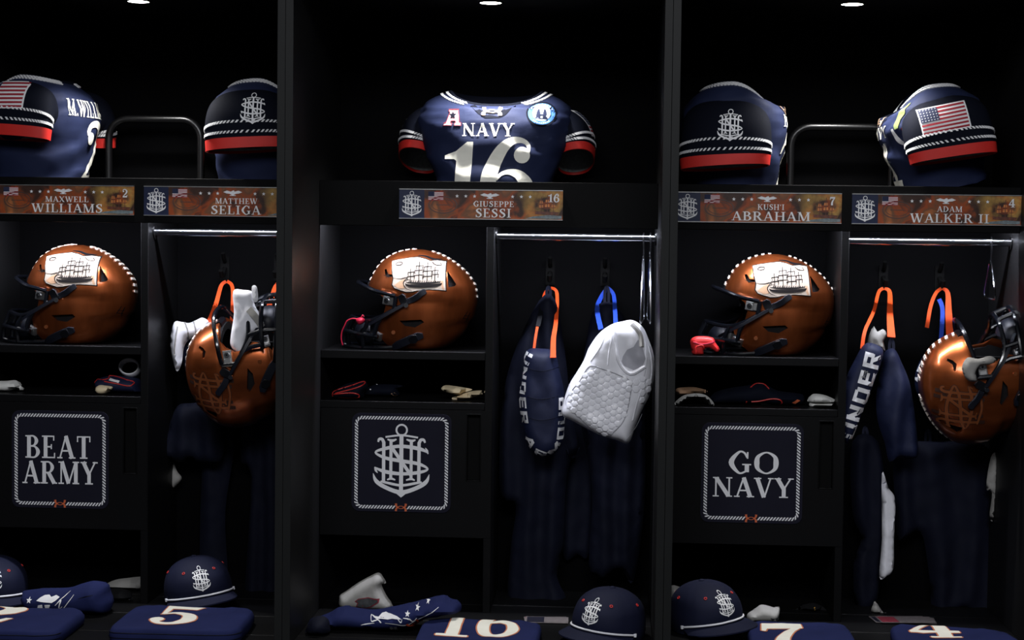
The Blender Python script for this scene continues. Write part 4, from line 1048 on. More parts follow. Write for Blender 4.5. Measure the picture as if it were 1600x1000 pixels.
def band(T_, P, w, th, m_, name='strap', n=5):
    """flat webbing ribbon through 3D points (local), broad side to the viewer"""
    P = [Vector(p) for p in spline([tuple(p) for p in P], n)]; ws = w if isinstance(w, (list, tuple)) else (w, w)
    R = []
    for i, p in enumerate(P):
        t = (P[min(i + 1, len(P) - 1)] - P[max(0, i - 1)]).normalized(); b_ = t.cross(Vector((0, 1, 0)))
        if b_.length < .05: b_ = Vector((1, 0, 0))
        b_.normalize(); n_ = b_.cross(t).normalized(); k = lerp(ws[0], ws[1], i / (len(P) - 1))
        R.append([p + b_ * k / 2, p - b_ * k / 2, p - b_ * k / 2 + n_ * th, p + b_ * k / 2 + n_ * th])
    me = fixn(MB().rings(R, True, True).mesh(name, 50)); me.materials.append(m_); return place(me, name, T_)
def pr(T_, loc, bv, polys_px, off, name, m_, maxlen=.012, par=None):
    """print given in photo pixels laid onto a soft thing"""
    out = []
    for p in polys_px: out.append([(loc(u, v).x, loc(u, v).z) for u, v in p])
    return decal(out, (0, 0, 0), (1, 0, 0), (0, 0, 1), bv, off, name, m_, par or T_, maxlen)
def along(s, path, h, block=True, gap=.08):
    """letters set one after another along a pixel path (letter up = left of travel), centred on the path"""
    P = spline(path, 6); L = [0]
    for i in range(len(P) - 1): L.append(L[-1] + math.dist(P[i], P[i + 1]))
    g = [(c, (blk(c) if block else GLY[c]()) if c != ' ' else (.5, [])) for c in s]; tot = sum(a + gap for c, (a, p) in g)
    k = L[-1] / tot; x = 0; out = []
    for c, (a, polys) in g:
        if polys:
            m = (x + a / 2) * k; i = max(j for j in range(len(L) - 1) if L[j] <= m); f = (m - L[i]) / (L[i + 1] - L[i])
            cx, cy = lerp(P[i][0], P[i + 1][0], f), lerp(P[i][1], P[i + 1][1], f)
            tx, ty = (P[i + 1][0] - P[i][0]) / (L[i + 1] - L[i]), (P[i + 1][1] - P[i][1]) / (L[i + 1] - L[i])
            ux, uy = ty, -tx
            out.append([[(cx + tx * (px - a / 2) * k + ux * (py - .5) * h, cy + ty * (px - a / 2) * k + uy * (py - .5) * h) for px, py in q] for q in polys])
        x += a + gap
    return out

# --- middle locker: lettered navy bag on an orange strap
o_, s_ = (760, 350), 2.63
T_, bv, loc, ob = soft('gear_bag', 'navy gear bag edged with white block letters, hung by an orange strap', 'bag',
    PX([(165, 522), (225, 512), (280, 526), (300, 600), (318, 680), (322, 780), (315, 880), (290, 935), (240, 955), (200, 945), (165, 890), (145, 800), (136, 720), (148, 620)], o_, s_), .515, .09, BNAVY, 'body', seed=3, wr=.005, round_=.035)
for g in along('UNDER ARMOUR', PX([(182, 525), (158, 590), (150, 680), (156, 770), (172, 860), (205, 925), (255, 940), (300, 890), (312, 800), (314, 700)], o_, s_), 11.5):
    pr(T_, loc, bv, g, .0018, 'letter', WHITE_PR)
for r in (600, 715, 800):
    piping(T_, loc, PX([(170, r - 12), (230, r), (305, r - 15)], o_, s_), .0011, DNAVY, bv=bv, name='seam')
band(T_, [loc(*PX([(264, 262)], o_, s_)[0], .17), loc(*PX([(240, 285)], o_, s_)[0], .17), loc(*PX([(226, 350)], o_, s_)[0], .10), loc(*PX([(206, 440)], o_, s_)[0], .03), loc(*PX([(194, 525)], o_, s_)[0], 0)], (.008, .007), .0025, ORNG, 'strap')
band(T_, [loc(*PX([(266, 262)], o_, s_)[0], .17), loc(*PX([(290, 285)], o_, s_)[0], .17), loc(*PX([(286, 400)], o_, s_)[0], .07), loc(*PX([(276, 470)], o_, s_)[0], .02), loc(*PX([(274, 548)], o_, s_)[0], -.04)], (.007, .016), .0025, ORNG, 'strap')
band(T_, [loc(*PX([(228, 338)], o_, s_)[0], .10), loc(*PX([(222, 370)], o_, s_)[0], .075), loc(*PX([(212, 420)], o_, s_)[0], .04)], (.014, .012), .004, BLKP, 'strap_clip')

# --- white padded girdle on a blue strap
T_, bv, loc, ob = soft('padded_girdle', 'white padded compression shorts with hexagon foam cells, hung by a blue strap', 'shorts',
    PX([(515, 412), (560, 400), (600, 395), (640, 420), (665, 470), (688, 540), (690, 620), (672, 700), (640, 765), (612, 830), (585, 900), (540, 890), (480, 872), (430, 850), (360, 812), (310, 782), (320, 720), (340, 660), (370, 610), (400, 560), (420, 510), (462, 450)], o_, s_), .43, .09, WCLOTH, 'shorts', seed=8, wr=.005, wsc=20, round_=.034, cell=.009, fold=(.002, 60, 45))
reg = [(425, 580), (480, 592), (560, 622), (592, 645), (590, 700), (572, 780), (545, 825), (490, 866), (430, 830), (370, 775), (328, 735), (345, 690), (385, 640)]
regp = PX(reg, o_, s_)
hexm = MB(); R = []
for rr, zz in ((1.0, 0), (.93, .0022), (.75, .0042), (.4, .0052)):
    R.append([(rr * math.cos(math.pi / 3 * k), -zz / .018, rr * math.sin(math.pi / 3 * k)) for k in range(6)])
hexm.rings(R, False, True); hexme = fixn(hexm.mesh('foam_cell', 25)); hexme.materials.append(WCLOTH)
def inside(x, y, P):
    r = False
    for i in range(len(P)):
        (ax, ay), (bx, by) = P[i], P[i - 1]
        if (ay > y) != (by > y) and x < ax + (y - ay) / (by - ay) * (bx - ax): r = not r
    return r
hr = .0102; a0 = loc(*PX([(460, 720)], o_, s_)[0]); th = math.radians(-8)
for i in range(-9, 10):
    for j in range(-12, 13):
        gx = i * hr * 1.5; gz = (j + (.5 if i % 2 else 0)) * hr * math.sqrt(3)
        lx = a0.x + gx * math.cos(th) - gz * math.sin(th); lz = a0.z + gx * math.sin(th) + gz * math.cos(th)
        lp = [(loc(u, v).x, loc(u, v).z) for u, v in regp] if (i, j) == (-9, -12) else lp
        if not inside(lx, lz, lp): continue
        h = bv.ray_cast(Vector((lx, -.5, lz)), Vector((0, 1, 0)))
        if not h[0]: continue
        c = bpy.data.objects.new('foam_cell', hexme); COL.objects.link(c); c.parent = T_
        n_ = h[1] if h[1].y < 0 else -h[1]
        rot = Vector((0, -1, 0)).rotation_difference(n_).to_matrix() @ Matrix.Rotation(-th, 3, 'Y')
        c.rotation_euler = rot.to_euler(); c.location = h[0] - n_ * .0006; c.scale = (hr * .95,) * 3
piping(T_, loc, regp, .0014, mat('grey_thread', (150, 150, 156), 0.8, var=0.1), name='pad_seam', closed=True, bv=bv, off=.0006)
piping(T_, loc, PX([(640, 780), (612, 838), (575, 880)], o_, s_), .0009, MATS['grey_thread'], name='hem_seam', bv=bv)
# open waist: shade of the hollow painted as a grey patch, plus waistband
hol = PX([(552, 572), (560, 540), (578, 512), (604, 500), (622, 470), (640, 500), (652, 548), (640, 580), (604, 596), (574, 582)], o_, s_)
pr(T_, loc, bv, [hol], .0012, 'waist_shade', mat('shadowed_lining', (168, 168, 176), 0.9, spec=0.1, var=0.1))
piping(T_, loc, PX([(520, 420), (530, 480), (545, 560), (590, 610), (650, 580)], o_, s_), .0060, WCLOTH, name='waist_fold', bv=bv, off=.0)
piping(T_, loc, PX([(598, 412), (630, 450), (636, 500)], o_, s_), .0075, GCLOTH, name='waistband', bv=bv, off=-.001)
for pts in ([(500, 430), (470, 500), (430, 560)], [(520, 440), (505, 520), (500, 575)], [(640, 640), (655, 560), (650, 480)], [(600, 800), (620, 720), (650, 640)], [(665, 500), (678, 580), (672, 650)]):
    piping(T_, loc, PX(pts, o_, s_), .0030, WCLOTH, name='cloth_fold', bv=bv, off=-.0012)
sub2 = PX([(600, 625), (680, 625), (672, 690), (640, 730), (610, 680)], o_, s_)
lp = [(loc(u, v).x, loc(u, v).z) for u, v in sub2]; a0 = loc(*PX([(640, 660)], o_, s_)[0])
for i in range(-3, 4):
    for j in range(-4, 5):
        lx = a0.x + i * hr * 1.7; lz = a0.z + (j + (.5 if i % 2 else 0)) * hr * 1.9
        h = bv.ray_cast(Vector((lx, -.5, lz)), Vector((0, 1, 0)))
        if inside(lx, lz, lp) and h[0]:
            c = bpy.data.objects.new('foam_cell', hexme); COL.objects.link(c); c.parent = T_
            n_ = h[1] if h[1].y < 0 else -h[1]
            c.rotation_euler = Vector((0, -1, 0)).rotation_difference(n_).to_euler(); c.location = h[0] - n_ * .0006; c.scale = (hr * 1.05,) * 3
band(T_, [loc(*PX([(498, 262)], o_, s_)[0], .255), loc(*PX([(472, 300)], o_, s_)[0], .24), loc(*PX([(455, 350)], o_, s_)[0], .17), loc(*PX([(470, 430)], o_, s_)[0], .03)], (.011, .014), .0025, BLUE, 'strap')
band(T_, [loc(*PX([(500, 262)], o_, s_)[0], .255), loc(*PX([(522, 290)], o_, s_)[0], .24), loc(*PX([(528, 350)], o_, s_)[0], .14), loc(*PX([(532, 420)], o_, s_)[0], .01)], (.009, .013), .0025, BLUE, 'strap')

def drape(name, label, cat, pts, Y, thick, m_, seed, fold=(.009, 90, 3), group=None, part='cloth', **kw):
    return soft(name, label, cat, pts, Y, thick, m_, part, group, seed=seed, fold=fold, cell=.012, round_=.03, wr=.004, **kw)
dg = 'dark clothes hanging in the lockers'
def stub(T_, loc, u, v):
    """hanging loop of a garment up to its hook"""
    return band(T_, [loc(u - 3, v + 30, -.01), loc(u - 3, v + 8, .03), loc(u, v, .05), loc(u + 3, v + 8, .03), loc(u + 3, v + 30, -.01)], (.008, .008), .002, DNAVY, 'hanging_loop')
T_, bv, loc, ob = drape('hanging_jacket', 'dark navy jacket hanging behind the lettered gear bag', 'jacket', [(842, 470), (868, 470), (884, 560), (892, 640), (905, 700), (893, 716), (884, 760), (880, 850), (870, 900), (884, 948), (800, 956), (798, 860), (806, 790), (786, 782), (780, 740), (784, 640), (800, 560)], .635, .07, DNAVY, 11, group=dg)
piping(T_, loc, [(905, 700), (893, 716), (886, 700)], .003, DNAVY, name='cuff', bv=bv); stub(T_, loc, 857, 448)
T_, bv, loc, ob = drape('hanging_pants', 'dark navy pleated trousers hanging below the white padded shorts', 'trousers', [(930, 480), (965, 480), (1000, 560), (1008, 680), (1006, 800), (990, 908), (972, 890), (960, 892), (944, 905), (934, 900), (920, 880), (925, 760), (905, 640), (915, 540)], .635, .07, DNAVY, 12, fold=(.010, 120, 1), group=dg)
stub(T_, loc, 948, 448)
T_, bv, loc, ob = drape('hanging_towel', 'dark navy towel hanging between the gear bag and the pleated trousers', 'towel', [(885, 600), (920, 590), (925, 700), (921, 860), (902, 866), (882, 872), (876, 800), (890, 700)], .695, .03, DNAVY, 13, fold=(.006, 70, 0), group=dg)
stub(T_, loc, 902, 575)

# --- left locker hanging things
o_, s_ = (230, 420), 3.57
T_, bv, loc, ob = soft('gear_bag', 'navy gear bag on orange straps behind the left hanging helmet', 'bag', PX([(172, 425), (230, 400), (300, 372), (360, 330), (430, 300), (560, 320), (640, 300), (680, 380), (660, 560), (560, 700), (350, 720), (250, 620), (200, 540)], o_, s_), .645, .05, BNAVY, 'body', seed=14, round_=.03)
band(T_, [loc(*PX([(440, 70)], o_, s_)[0], .055), loc(*PX([(412, 95)], o_, s_)[0], .045), loc(*PX([(385, 190)], o_, s_)[0], 0), loc(*PX([(350, 285)], o_, s_)[0], -.05), loc(*PX([(310, 365)], o_, s_)[0], -.07)], (.009, .017), .0025, ORNG, 'strap')
band(T_, [loc(*PX([(445, 70)], o_, s_)[0], .055), loc(*PX([(470, 90)], o_, s_)[0], .045), loc(*PX([(478, 150)], o_, s_)[0], .01), loc(*PX([(470, 330)], o_, s_)[0], -.05)], (.009, .012), .0025, ORNG, 'strap')
band(T_, [loc(*PX([(760, 60)], o_, s_)[0], .055), loc(*PX([(715, 100)], o_, s_)[0], .045), loc(*PX([(690, 180)], o_, s_)[0], .0), loc(*PX([(662, 250)], o_, s_)[0], -.03)], (.010, .016), .0025, ORNG, 'strap')
T_, bv, loc, ob = soft('padded_girdle', 'white padded shorts tucked behind the crown of the left hanging helmet', 'shorts', PX([(150, 300), (190, 296), (232, 302), (275, 285), (310, 272), (345, 300), (335, 370), (290, 380), (235, 395), (205, 440), (192, 530), (165, 572), (140, 500), (130, 400)], o_, s_), .585, .05, WCLOTH, 'shorts', seed=15, wr=.006, wsc=40, fold=(.004, 120, 30))
for pts in ([(180, 320), (170, 400), (160, 480)], [(210, 300), (240, 340), (236, 392)], [(262, 295), (280, 330), (282, 378)]): piping(T_, loc, PX(pts, o_, s_), .0022, GCLOTH, name='pleat', bv=bv)
T_, bv, loc, ob = soft('football_glove', 'white glove stuffed into the mask of the left hanging helmet', 'glove', PX([(480, 125), (535, 118), (588, 130), (596, 190), (625, 250), (652, 312), (620, 352), (562, 382), (548, 470), (505, 472), (466, 430), (468, 360), (484, 250)], o_, s_), .37, .04, WCLOTH, 'palm', seed=16, wr=.004, wsc=40, round_=.018, cell=.008)
tb = inflate([(loc(*p).x, loc(*p).z) for p in PX([(588, 100), (616, 100), (622, 175), (596, 178)], o_, s_)], .012, round_=.006, cell=.006)
tb.build('wrist_tab', WCLOTH, T_, loc=(0, -.01, 0))
band(T_, [loc(*PX([(565, 225)], o_, s_)[0], -.022), loc(*PX([(605, 270)], o_, s_)[0], -.026), loc(*PX([(640, 325)], o_, s_)[0], -.018)], (.018, .018), .003, GCLOTH, 'wrist_strap')
o2, s2 = (240, 640), 4.545
T_, bv, loc, ob = drape('hanging_shirt', 'navy shirt with a flared hem hanging below the left hanging helmet', 'shirt', [(296, 630), (345, 632), (352, 660), (345, 720), (312, 722), (300, 716), (285, 722), (262, 716), (251, 712), (262, 672), (276, 636)], .63, .06, DNAVY, 17, group=dg); stub(T_, loc, 322, 610)
T_, bv, loc, ob = drape('hanging_pants', 'dark navy trousers hanging behind the flared shirt', 'trousers', [(330, 650), (362, 650), (366, 700), (352, 800), (356, 900), (350, 950), (316, 950), (312, 850), (318, 700)], .69, .03, DNAVY, 18, fold=(.006, 90, 1), group=dg); stub(T_, loc, 346, 630)
T_, bv, loc, ob = drape('hanging_jacket', 'long dark navy jacket hanging against the left post', 'jacket', [(385, 640), (440, 640), (452, 700), (450, 950), (388, 952), (386, 860), (392, 760), (388, 730), (376, 718), (380, 660)], .64, .06, DNAVY, 19, fold=(.009, 110, 1), group=dg); stub(T_, loc, 410, 620)
soft('grey_towel', 'grey towel corner showing below the flared navy shirt', 'towel', [(258, 700), (268, 712), (276, 735), (284, 747), (275, 760), (262, 768), (258, 745)], .68, .03, GCLOTH, seed=20, round_=.012, cell=.008)

# --- right locker hanging things
o_, s_ = (1310, 360), 2.703
T_, bv, loc, ob = soft('gear_bag', 'navy gear bag with a diagonal band lettered UNDER, hung by orange straps', 'bag', PX([(62, 560), (98, 495), (130, 474), (186, 500), (180, 560), (140, 670), (92, 790), (52, 885), (24, 895), (6, 800), (14, 700), (34, 620)], o_, s_), .47, .06, BNAVY, 'band', seed=21, round_=.02)
for g in along('UNDER', PX([(34, 878), (78, 740), (112, 630), (145, 505)], o_, s_), 25):
    pr(T_, loc, bv, g, .0018, 'letter', WHITE_PR)
pr(T_, loc, bv, xf(ua_mark(), 12, 9, *PX([(104, 604)], o_, s_)[0], rot=-1.2), .003, 'mark', STEEL)
band(T_, [loc(*PX([(190, 245)], o_, s_)[0], .2), loc(*PX([(170, 262)], o_, s_)[0], .19), loc(*PX([(150, 340)], o_, s_)[0], .10), loc(*PX([(112, 425)], o_, s_)[0], .02), loc(*PX([(100, 500)], o_, s_)[0], .0)], (.009, .010), .0025, ORNG, 'strap')
band(T_, [loc(*PX([(195, 245)], o_, s_)[0], .2), loc(*PX([(217, 262)], o_, s_)[0], .19), loc(*PX([(218, 350)], o_, s_)[0], .10), loc(*PX([(224, 450)], o_, s_)[0], .03)], (.007, .022), .0025, ORNG, 'strap')
soft('grey_towel', 'crumpled grey cloth tucked above the UNDER lettering', 'towel', PX([(122, 492), (130, 440), (150, 405), (164, 428), (188, 416), (206, 440), (190, 468), (198, 508), (168, 500), (146, 516)], o_, s_), .53, .04, GCLOTH, seed=22, round_=.012, cell=.006, wr=.010, wsc=60, n=2)
T_, bv, loc, ob = drape('hanging_shirt', 'navy shirt hanging in soft folds beside the UNDER lettering', 'shirt', PX([(190, 520), (235, 500), (268, 560), (300, 640), (316, 730), (332, 860), (335, 950), (300, 965), (258, 960), (215, 978), (196, 900), (165, 800), (160, 700), (176, 600)], o_, s_), .56, .08, BNAVY, 23, fold=(.010, 75, -14), group=dg); stub(T_, loc, 1393, 530)
T_, bv, loc, ob = soft('gear_bag', 'navy gear bag with white letters half hidden behind the right hanging helmet', 'bag', PX([(322, 650), (335, 570), (375, 512), (430, 480), (500, 470), (520, 560), (480, 680), (400, 740), (350, 720)], o_, s_), .64, .06, BNAVY, 'body', seed=24, round_=.02)
for g in along('ARMO', PX([(338, 650), (352, 590), (385, 530), (430, 495)], o_, s_), 14): pr(T_, loc, bv, g, .0018, 'letter', WHITE_PR)
band(T_, [loc(*PX([(436, 245)], o_, s_)[0], .055), loc(*PX([(412, 265)], o_, s_)[0], .05), loc(*PX([(390, 320)], o_, s_)[0], .03), loc(*PX([(374, 410)], o_, s_)[0], 0)], (.009, .011), .0025, ORNG, 'strap')
band(T_, [loc(*PX([(440, 245)], o_, s_)[0], .055), loc(*PX([(462, 265)], o_, s_)[0], .05), loc(*PX([(466, 350)], o_, s_)[0], .02), loc(*PX([(474, 458)], o_, s_)[0], -.02)], (.007, .024), .0025, ORNG, 'strap')
band(T_, [loc(*PX([(425, 290)], o_, s_)[0], .045), loc(*PX([(440, 340)], o_, s_)[0], .03), loc(*PX([(432, 480)], o_, s_)[0], -.02)], (.012, .012), .0025, BLUE, 'blue_strap')
T_, bv, loc, ob = drape('hanging_jacket', 'dark navy jacket hanging below the UNDER lettering', 'jacket', [(1332, 690), (1372, 690), (1384, 780), (1376, 880), (1368, 945), (1338, 950), (1334, 880), (1346, 840), (1332, 800)], .64, .06, DNAVY, 25, group=dg); stub(T_, loc, 1352, 668)
T_, bv, loc, ob = drape('hanging_pants', 'long dark navy trousers hanging below the right hanging helmet', 'trousers', [(1402, 700), (1470, 690), (1545, 700), (1548, 800), (1552, 965), (1515, 968), (1504, 950), (1460, 968), (1452, 900), (1438, 830), (1405, 845), (1398, 780)], .665, .06, DNAVY, 26, fold=(.009, 70, 1), group=dg); stub(T_, loc, 1450, 672)
soft('white_towel', 'white towel hanging in a narrow strip between dark navy clothes', 'towel', [(1378, 740), (1388, 762), (1399, 782), (1397, 840), (1396, 888), (1386, 900), (1374, 901), (1378, 840)], .58, .04, WCLOTH, seed=27, round_=.012, cell=.008, fold=(.003, 160, 8))
soft('grey_towel', 'grey cloth strip hanging beside the right locker wall', 'towel', [(1548, 715), (1558, 712), (1557, 770), (1552, 812), (1546, 806), (1550, 770), (1541, 762)], .59, .03, GCLOTH, seed=28, round_=.010, cell=.008)
soft('face_pad', 'light grey pad tucked into the mask of the right hanging helmet', 'pad', PX([(522, 575), (545, 537), (590, 542), (640, 530), (666, 548), (640, 566), (596, 574), (580, 602), (586, 636), (552, 636), (530, 612)], o_, s_), .305, .024, GCLOTH, seed=29, round_=.012, cell=.006)

# --- wire hangers on the rods
def hanger(b, lx, yaw, label, drop=.16):
    H_ = thing('coat_hanger', label, 'hanger', (b * PITCH + lx, .470, 1.468), (0, 0, yaw), group='bare wire hangers')
    r = .0135
    hook = [(0, -r * math.cos(a) * -1, r * math.sin(a)) for a in [math.pi * (1.15 - k * .115) for k in range(11)]]
    hook = [(0, r * math.cos(a), r * math.sin(a)) for a in [math.radians(-20 + k * 20) for k in range(11)]] + [(0, -r, -.02), (0, -.004, -.035), (0, 0, -.05)]
    MB().tube(hook, .0026, 7).build('hook', CHROME, H_)
    d = drop
    MB().tube([(0, 0, -.05), (0, -.03, -.062), (0, -.12, -.05 - d), (0, -.125, -.06 - d), (0, -.11, -.066 - d), (0, .11, -.066 - d), (0, .125, -.06 - d), (0, .12, -.05 - d), (0, .03, -.062)], .0026, 7, True).build('arms', CHROME, H_)
hanger(0, .420, R_(-3), 'chrome wire hanger on the middle rod, the one nearer the shorts')
hanger(0, .438, R_(1), 'chrome wire hanger on the middle rod, the one nearest the right post')
hanger(1, .402, R_(-6), 'chrome wire hanger at the end of the right rod', .085)

# ------------------------------------------------------------------ things in the small cubbies
def sheetfall(pts, o, s): return PX(pts, o, s)
zc = Z_CAB1 + .0004
o_, s_ = (0, 530), 3.225
soft('knee_pad', 'white knee pad at the left end of the BEAT ARMY cubby', 'pad', PX([(-30, 215), (30, 210), (80, 207), (96, 225), (118, 250), (110, 258), (88, 244), (50, 262), (20, 272), (-30, 270)], o_, s_), .50, .07, PADW, 'pad', base=zc, seed=31, round_=.012, cell=.007, wr=.002)
T_, bv, loc, ob = soft('football_gloves', 'folded navy gloves with red piping in the BEAT ARMY cubby', 'gloves', PX([(482, 222), (500, 198), (560, 184), (620, 186), (700, 200), (712, 240), (712, 284), (600, 288), (560, 285), (500, 250)], o_, s_), .52, .10, BNAVY, 'gloves', base=zc, seed=32, round_=.02, cell=.008)
piping(T_, loc, PX([(494, 216), (492, 202), (530, 200), (562, 194), (552, 184), (600, 188), (686, 208), (690, 222), (670, 228), (600, 214), (550, 206)], o_, s_), .0017, REDP, bv=bv, off=.001)
pr(T_, loc, bv, [PX([(572, 193), (626, 204), (624, 214), (572, 202)], o_, s_)], .0022, 'care_tag', WHITE_PR)
c = at(*PX([(657, 143)], o_, s_)[0], .54); T_ = thing('sweatband', 'white sweatband lying on the folded gloves in the BEAT ARMY cubby', 'sweatband', (c.x, .535, c.z), (R_(62), R_(14), R_(-10)))
n = 30; R = []
for rr, z in ((.030, -.011), (.032, -.006), (.032, .006), (.030, .011), (.026, .011), (.0245, .005), (.0245, -.005), (.026, -.011), (.030, -.011)):
    R.append([(rr * math.cos(2 * math.pi * k / n), rr * .82 * math.sin(2 * math.pi * k / n), z) for k in range(n)])
me = fixn(MB().rings(R).mesh('band', 60)); me.materials.append(WCLOTH); place(me, 'band', T_)
soft('thigh_pad', 'small cream foam pad beside the gloves in the BEAT ARMY cubby', 'pad', PX([(480, 248), (500, 232), (535, 234), (566, 240), (560, 256), (532, 275), (498, 276)], o_, s_), .46, .045, PADC, 'pad', base=zc, seed=33, round_=.010, cell=.006, wr=.001)
o_, s_ = (500, 360), 3.571
T_, bv, loc, ob = soft('football_gloves', 'folded navy gloves with looping red piping in the crest door cubby', 'gloves', PX([(70, 935), (72, 905), (100, 880), (150, 855), (215, 842), (250, 838), (268, 870), (250, 900), (236, 938), (150, 944)], o_, s_), .47, .08, JDARK, 'gloves', base=zc, seed=34, round_=.018, cell=.008)
piping(T_, loc, PX([(78, 922), (76, 902), (110, 884), (180, 862), (244, 842), (250, 856), (200, 876), (130, 894), (96, 904)], o_, s_), .0017, REDP, bv=bv, off=.001)
piping(T_, loc, PX([(78, 912), (120, 904), (190, 900), (224, 908), (226, 924), (190, 930), (110, 928)], o_, s_), .0017, REDP, bv=bv, off=.001)
T_, bv, loc, ob = soft('football_glove', 'black receiver glove with tan fingertips in the crest door cubby', 'glove', PX([(240, 945), (250, 890), (300, 862), (380, 858), (462, 866), (430, 882), (444, 912), (424, 925), (340, 930)], o_, s_), .55, .06, JDARK, 'palm', base=zc, seed=35, round_=.014, cell=.008)
pr(T_, loc, bv, [PX([(402, 905), (420, 900), (436, 914), (424, 922)], o_, s_)], .002, 'fingertips', TANP)
pr(T_, loc, bv, xf(disc(0, 0, 1.2, 8), 1, 1, *PX([(318, 855)], o_, s_)[0]) + xf(disc(0, 0, 1, 8), 1, 1, *PX([(290, 884)], o_, s_)[0]), .002, 'print_dots', GREY_PR)['kind'] = 'stuff'
T_, bv, loc, ob = soft('thigh_pad', 'cream foam thigh pad lying in the crest door cubby', 'pad', PX([(676, 882), (698, 864), (750, 868), (800, 876), (850, 888), (800, 905), (772, 918), (724, 908), (690, 898)], o_, s_), .50, .07, PADC, 'pad', seed=36, round_=.010, cell=.007, wr=.001, base=at(640, 618, .5).z)
m2 = inflate([(loc(*p).x, max(loc(*p).z, zc - T_.location.z)) for p in PX([(740, 954), (742, 930), (790, 914), (850, 896), (915, 894), (912, 910), (860, 930), (800, 952)], o_, s_)], .07, round_=.010, cell=.007, wr=.001, seed=2)
m2.build('lower_flap', PADC, T_)
o_, s_ = (1040, 360), 3.448
T_, bv, loc, ob = soft('knee_pad', 'white arched knee pad at the left of the GO NAVY cubby', 'pad', PX([(50, 950), (56, 920), (100, 888), (165, 878), (222, 890), (262, 935), (240, 945), (205, 905), (150, 896), (90, 920), (72, 952)], o_, s_), .47, .06, PADW, 'pad', base=zc, seed=37, round_=.008, cell=.006, wr=.001)
soft('football_glove', 'tan and orange glove lying on the arched knee pad', 'glove', PX([(58, 852), (110, 845), (165, 846), (222, 862), (212, 876), (150, 878), (100, 886), (58, 884)], o_, s_), .50, .06, TANP, 'palm', seed=38, round_=.010, cell=.007, wr=.002)
T_, bv, loc, ob = soft('football_gloves', 'folded navy gloves with red piping in the GO NAVY cubby', 'gloves', PX([(245, 955), (256, 880), (330, 852), (440, 835), (520, 822), (600, 862), (700, 876), (744, 890), (726, 950), (500, 960)], o_, s_), .52, .09, JDARK, 'gloves', base=zc, seed=39, round_=.02, cell=.009)
piping(T_, loc, PX([(430, 914), (436, 934), (500, 940), (590, 944), (618, 926), (606, 904), (560, 900), (500, 912), (456, 916)], o_, s_), .0018, REDP, bv=bv, off=.001)
piping(T_, loc, PX([(452, 842), (490, 824), (530, 828), (552, 850)], o_, s_), .0018, REDP, bv=bv, off=.001)
pr(T_, loc, bv, [PX([(508, 926), (560, 930), (566, 938), (508, 938)], o_, s_)], .002, 'care_tag', GREY_PR)
pr(T_, loc, bv, [PX([(672, 920), (700, 904), (716, 908), (690, 926)], o_, s_)], .002, 'fingertips', ORANGE_PR)
T_, bv, loc, ob = soft('knee_pad', 'white wedge-shaped knee pad at the right of the GO NAVY cubby', 'pad', PX([(764, 916), (780, 892), (802, 880), (850, 885), (890, 900), (916, 916), (890, 926), (830, 928), (780, 926)], o_, s_), .48, .08, PADW, 'pad', seed=40, round_=.010, cell=.006, wr=.001)
m2 = inflate([(loc(*p).x, max(loc(*p).z, zc - T_.location.z)) for p in PX([(780, 958), (780, 926), (840, 926), (900, 920), (896, 948), (840, 960)], o_, s_)], .07, round_=.008, cell=.006, wr=.001, seed=3)
m2.build('lower_layer', PADW, T_)

# ------------------------------------------------------------------ mouthguards by the helmets
T_, bv, loc, ob = soft('mouthguard', 'bright red lip-guard mouthpiece standing before the right shelf helmet', 'mouthguard', PX([(134, 592), (160, 572), (215, 570), (258, 580), (268, 604), (292, 640), (272, 656), (240, 634), (206, 640), (204, 668), (176, 672), (146, 668), (138, 632)], o_, s_), .45, .03, REDRUB, 'shield', base=Z_HS + .0005, seed=41, round_=.010, cell=.006, wr=.001)
piping(T_, loc, PX([(148, 600), (190, 612), (240, 606), (262, 596)], o_, s_), .0022, REDD, bv=bv, off=.0006, name='lip_ridge')
piping(T_, loc, PX([(160, 662), (164, 626), (196, 618), (206, 638)], o_, s_), .0028, REDRUB, bv=bv, off=.001, name='breathing_hole_rim')
o_, s_ = (500, 360), 3.571
T_, bv, loc, ob = soft('mouthguard', 'red mouthguard with a looped tether on the middle shelf helmet mask', 'mouthguard', PX([(200, 498), (212, 487), (236, 486), (250, 496), (244, 514), (222, 526), (206, 516)], o_, s_), .448, .02, REDD, 'tray', seed=42, round_=.007, cell=.005, wr=.0005)
piping(T_, loc, PX([(204, 494), (180, 492), (152, 504), (138, 530), (124, 560), (118, 600), (126, 640)], o_, s_), .0017, REDD, name='tether')
piping(T_, loc, PX([(228, 488), (238, 474), (246, 482)], o_, s_), .0016, REDD, name='loop')

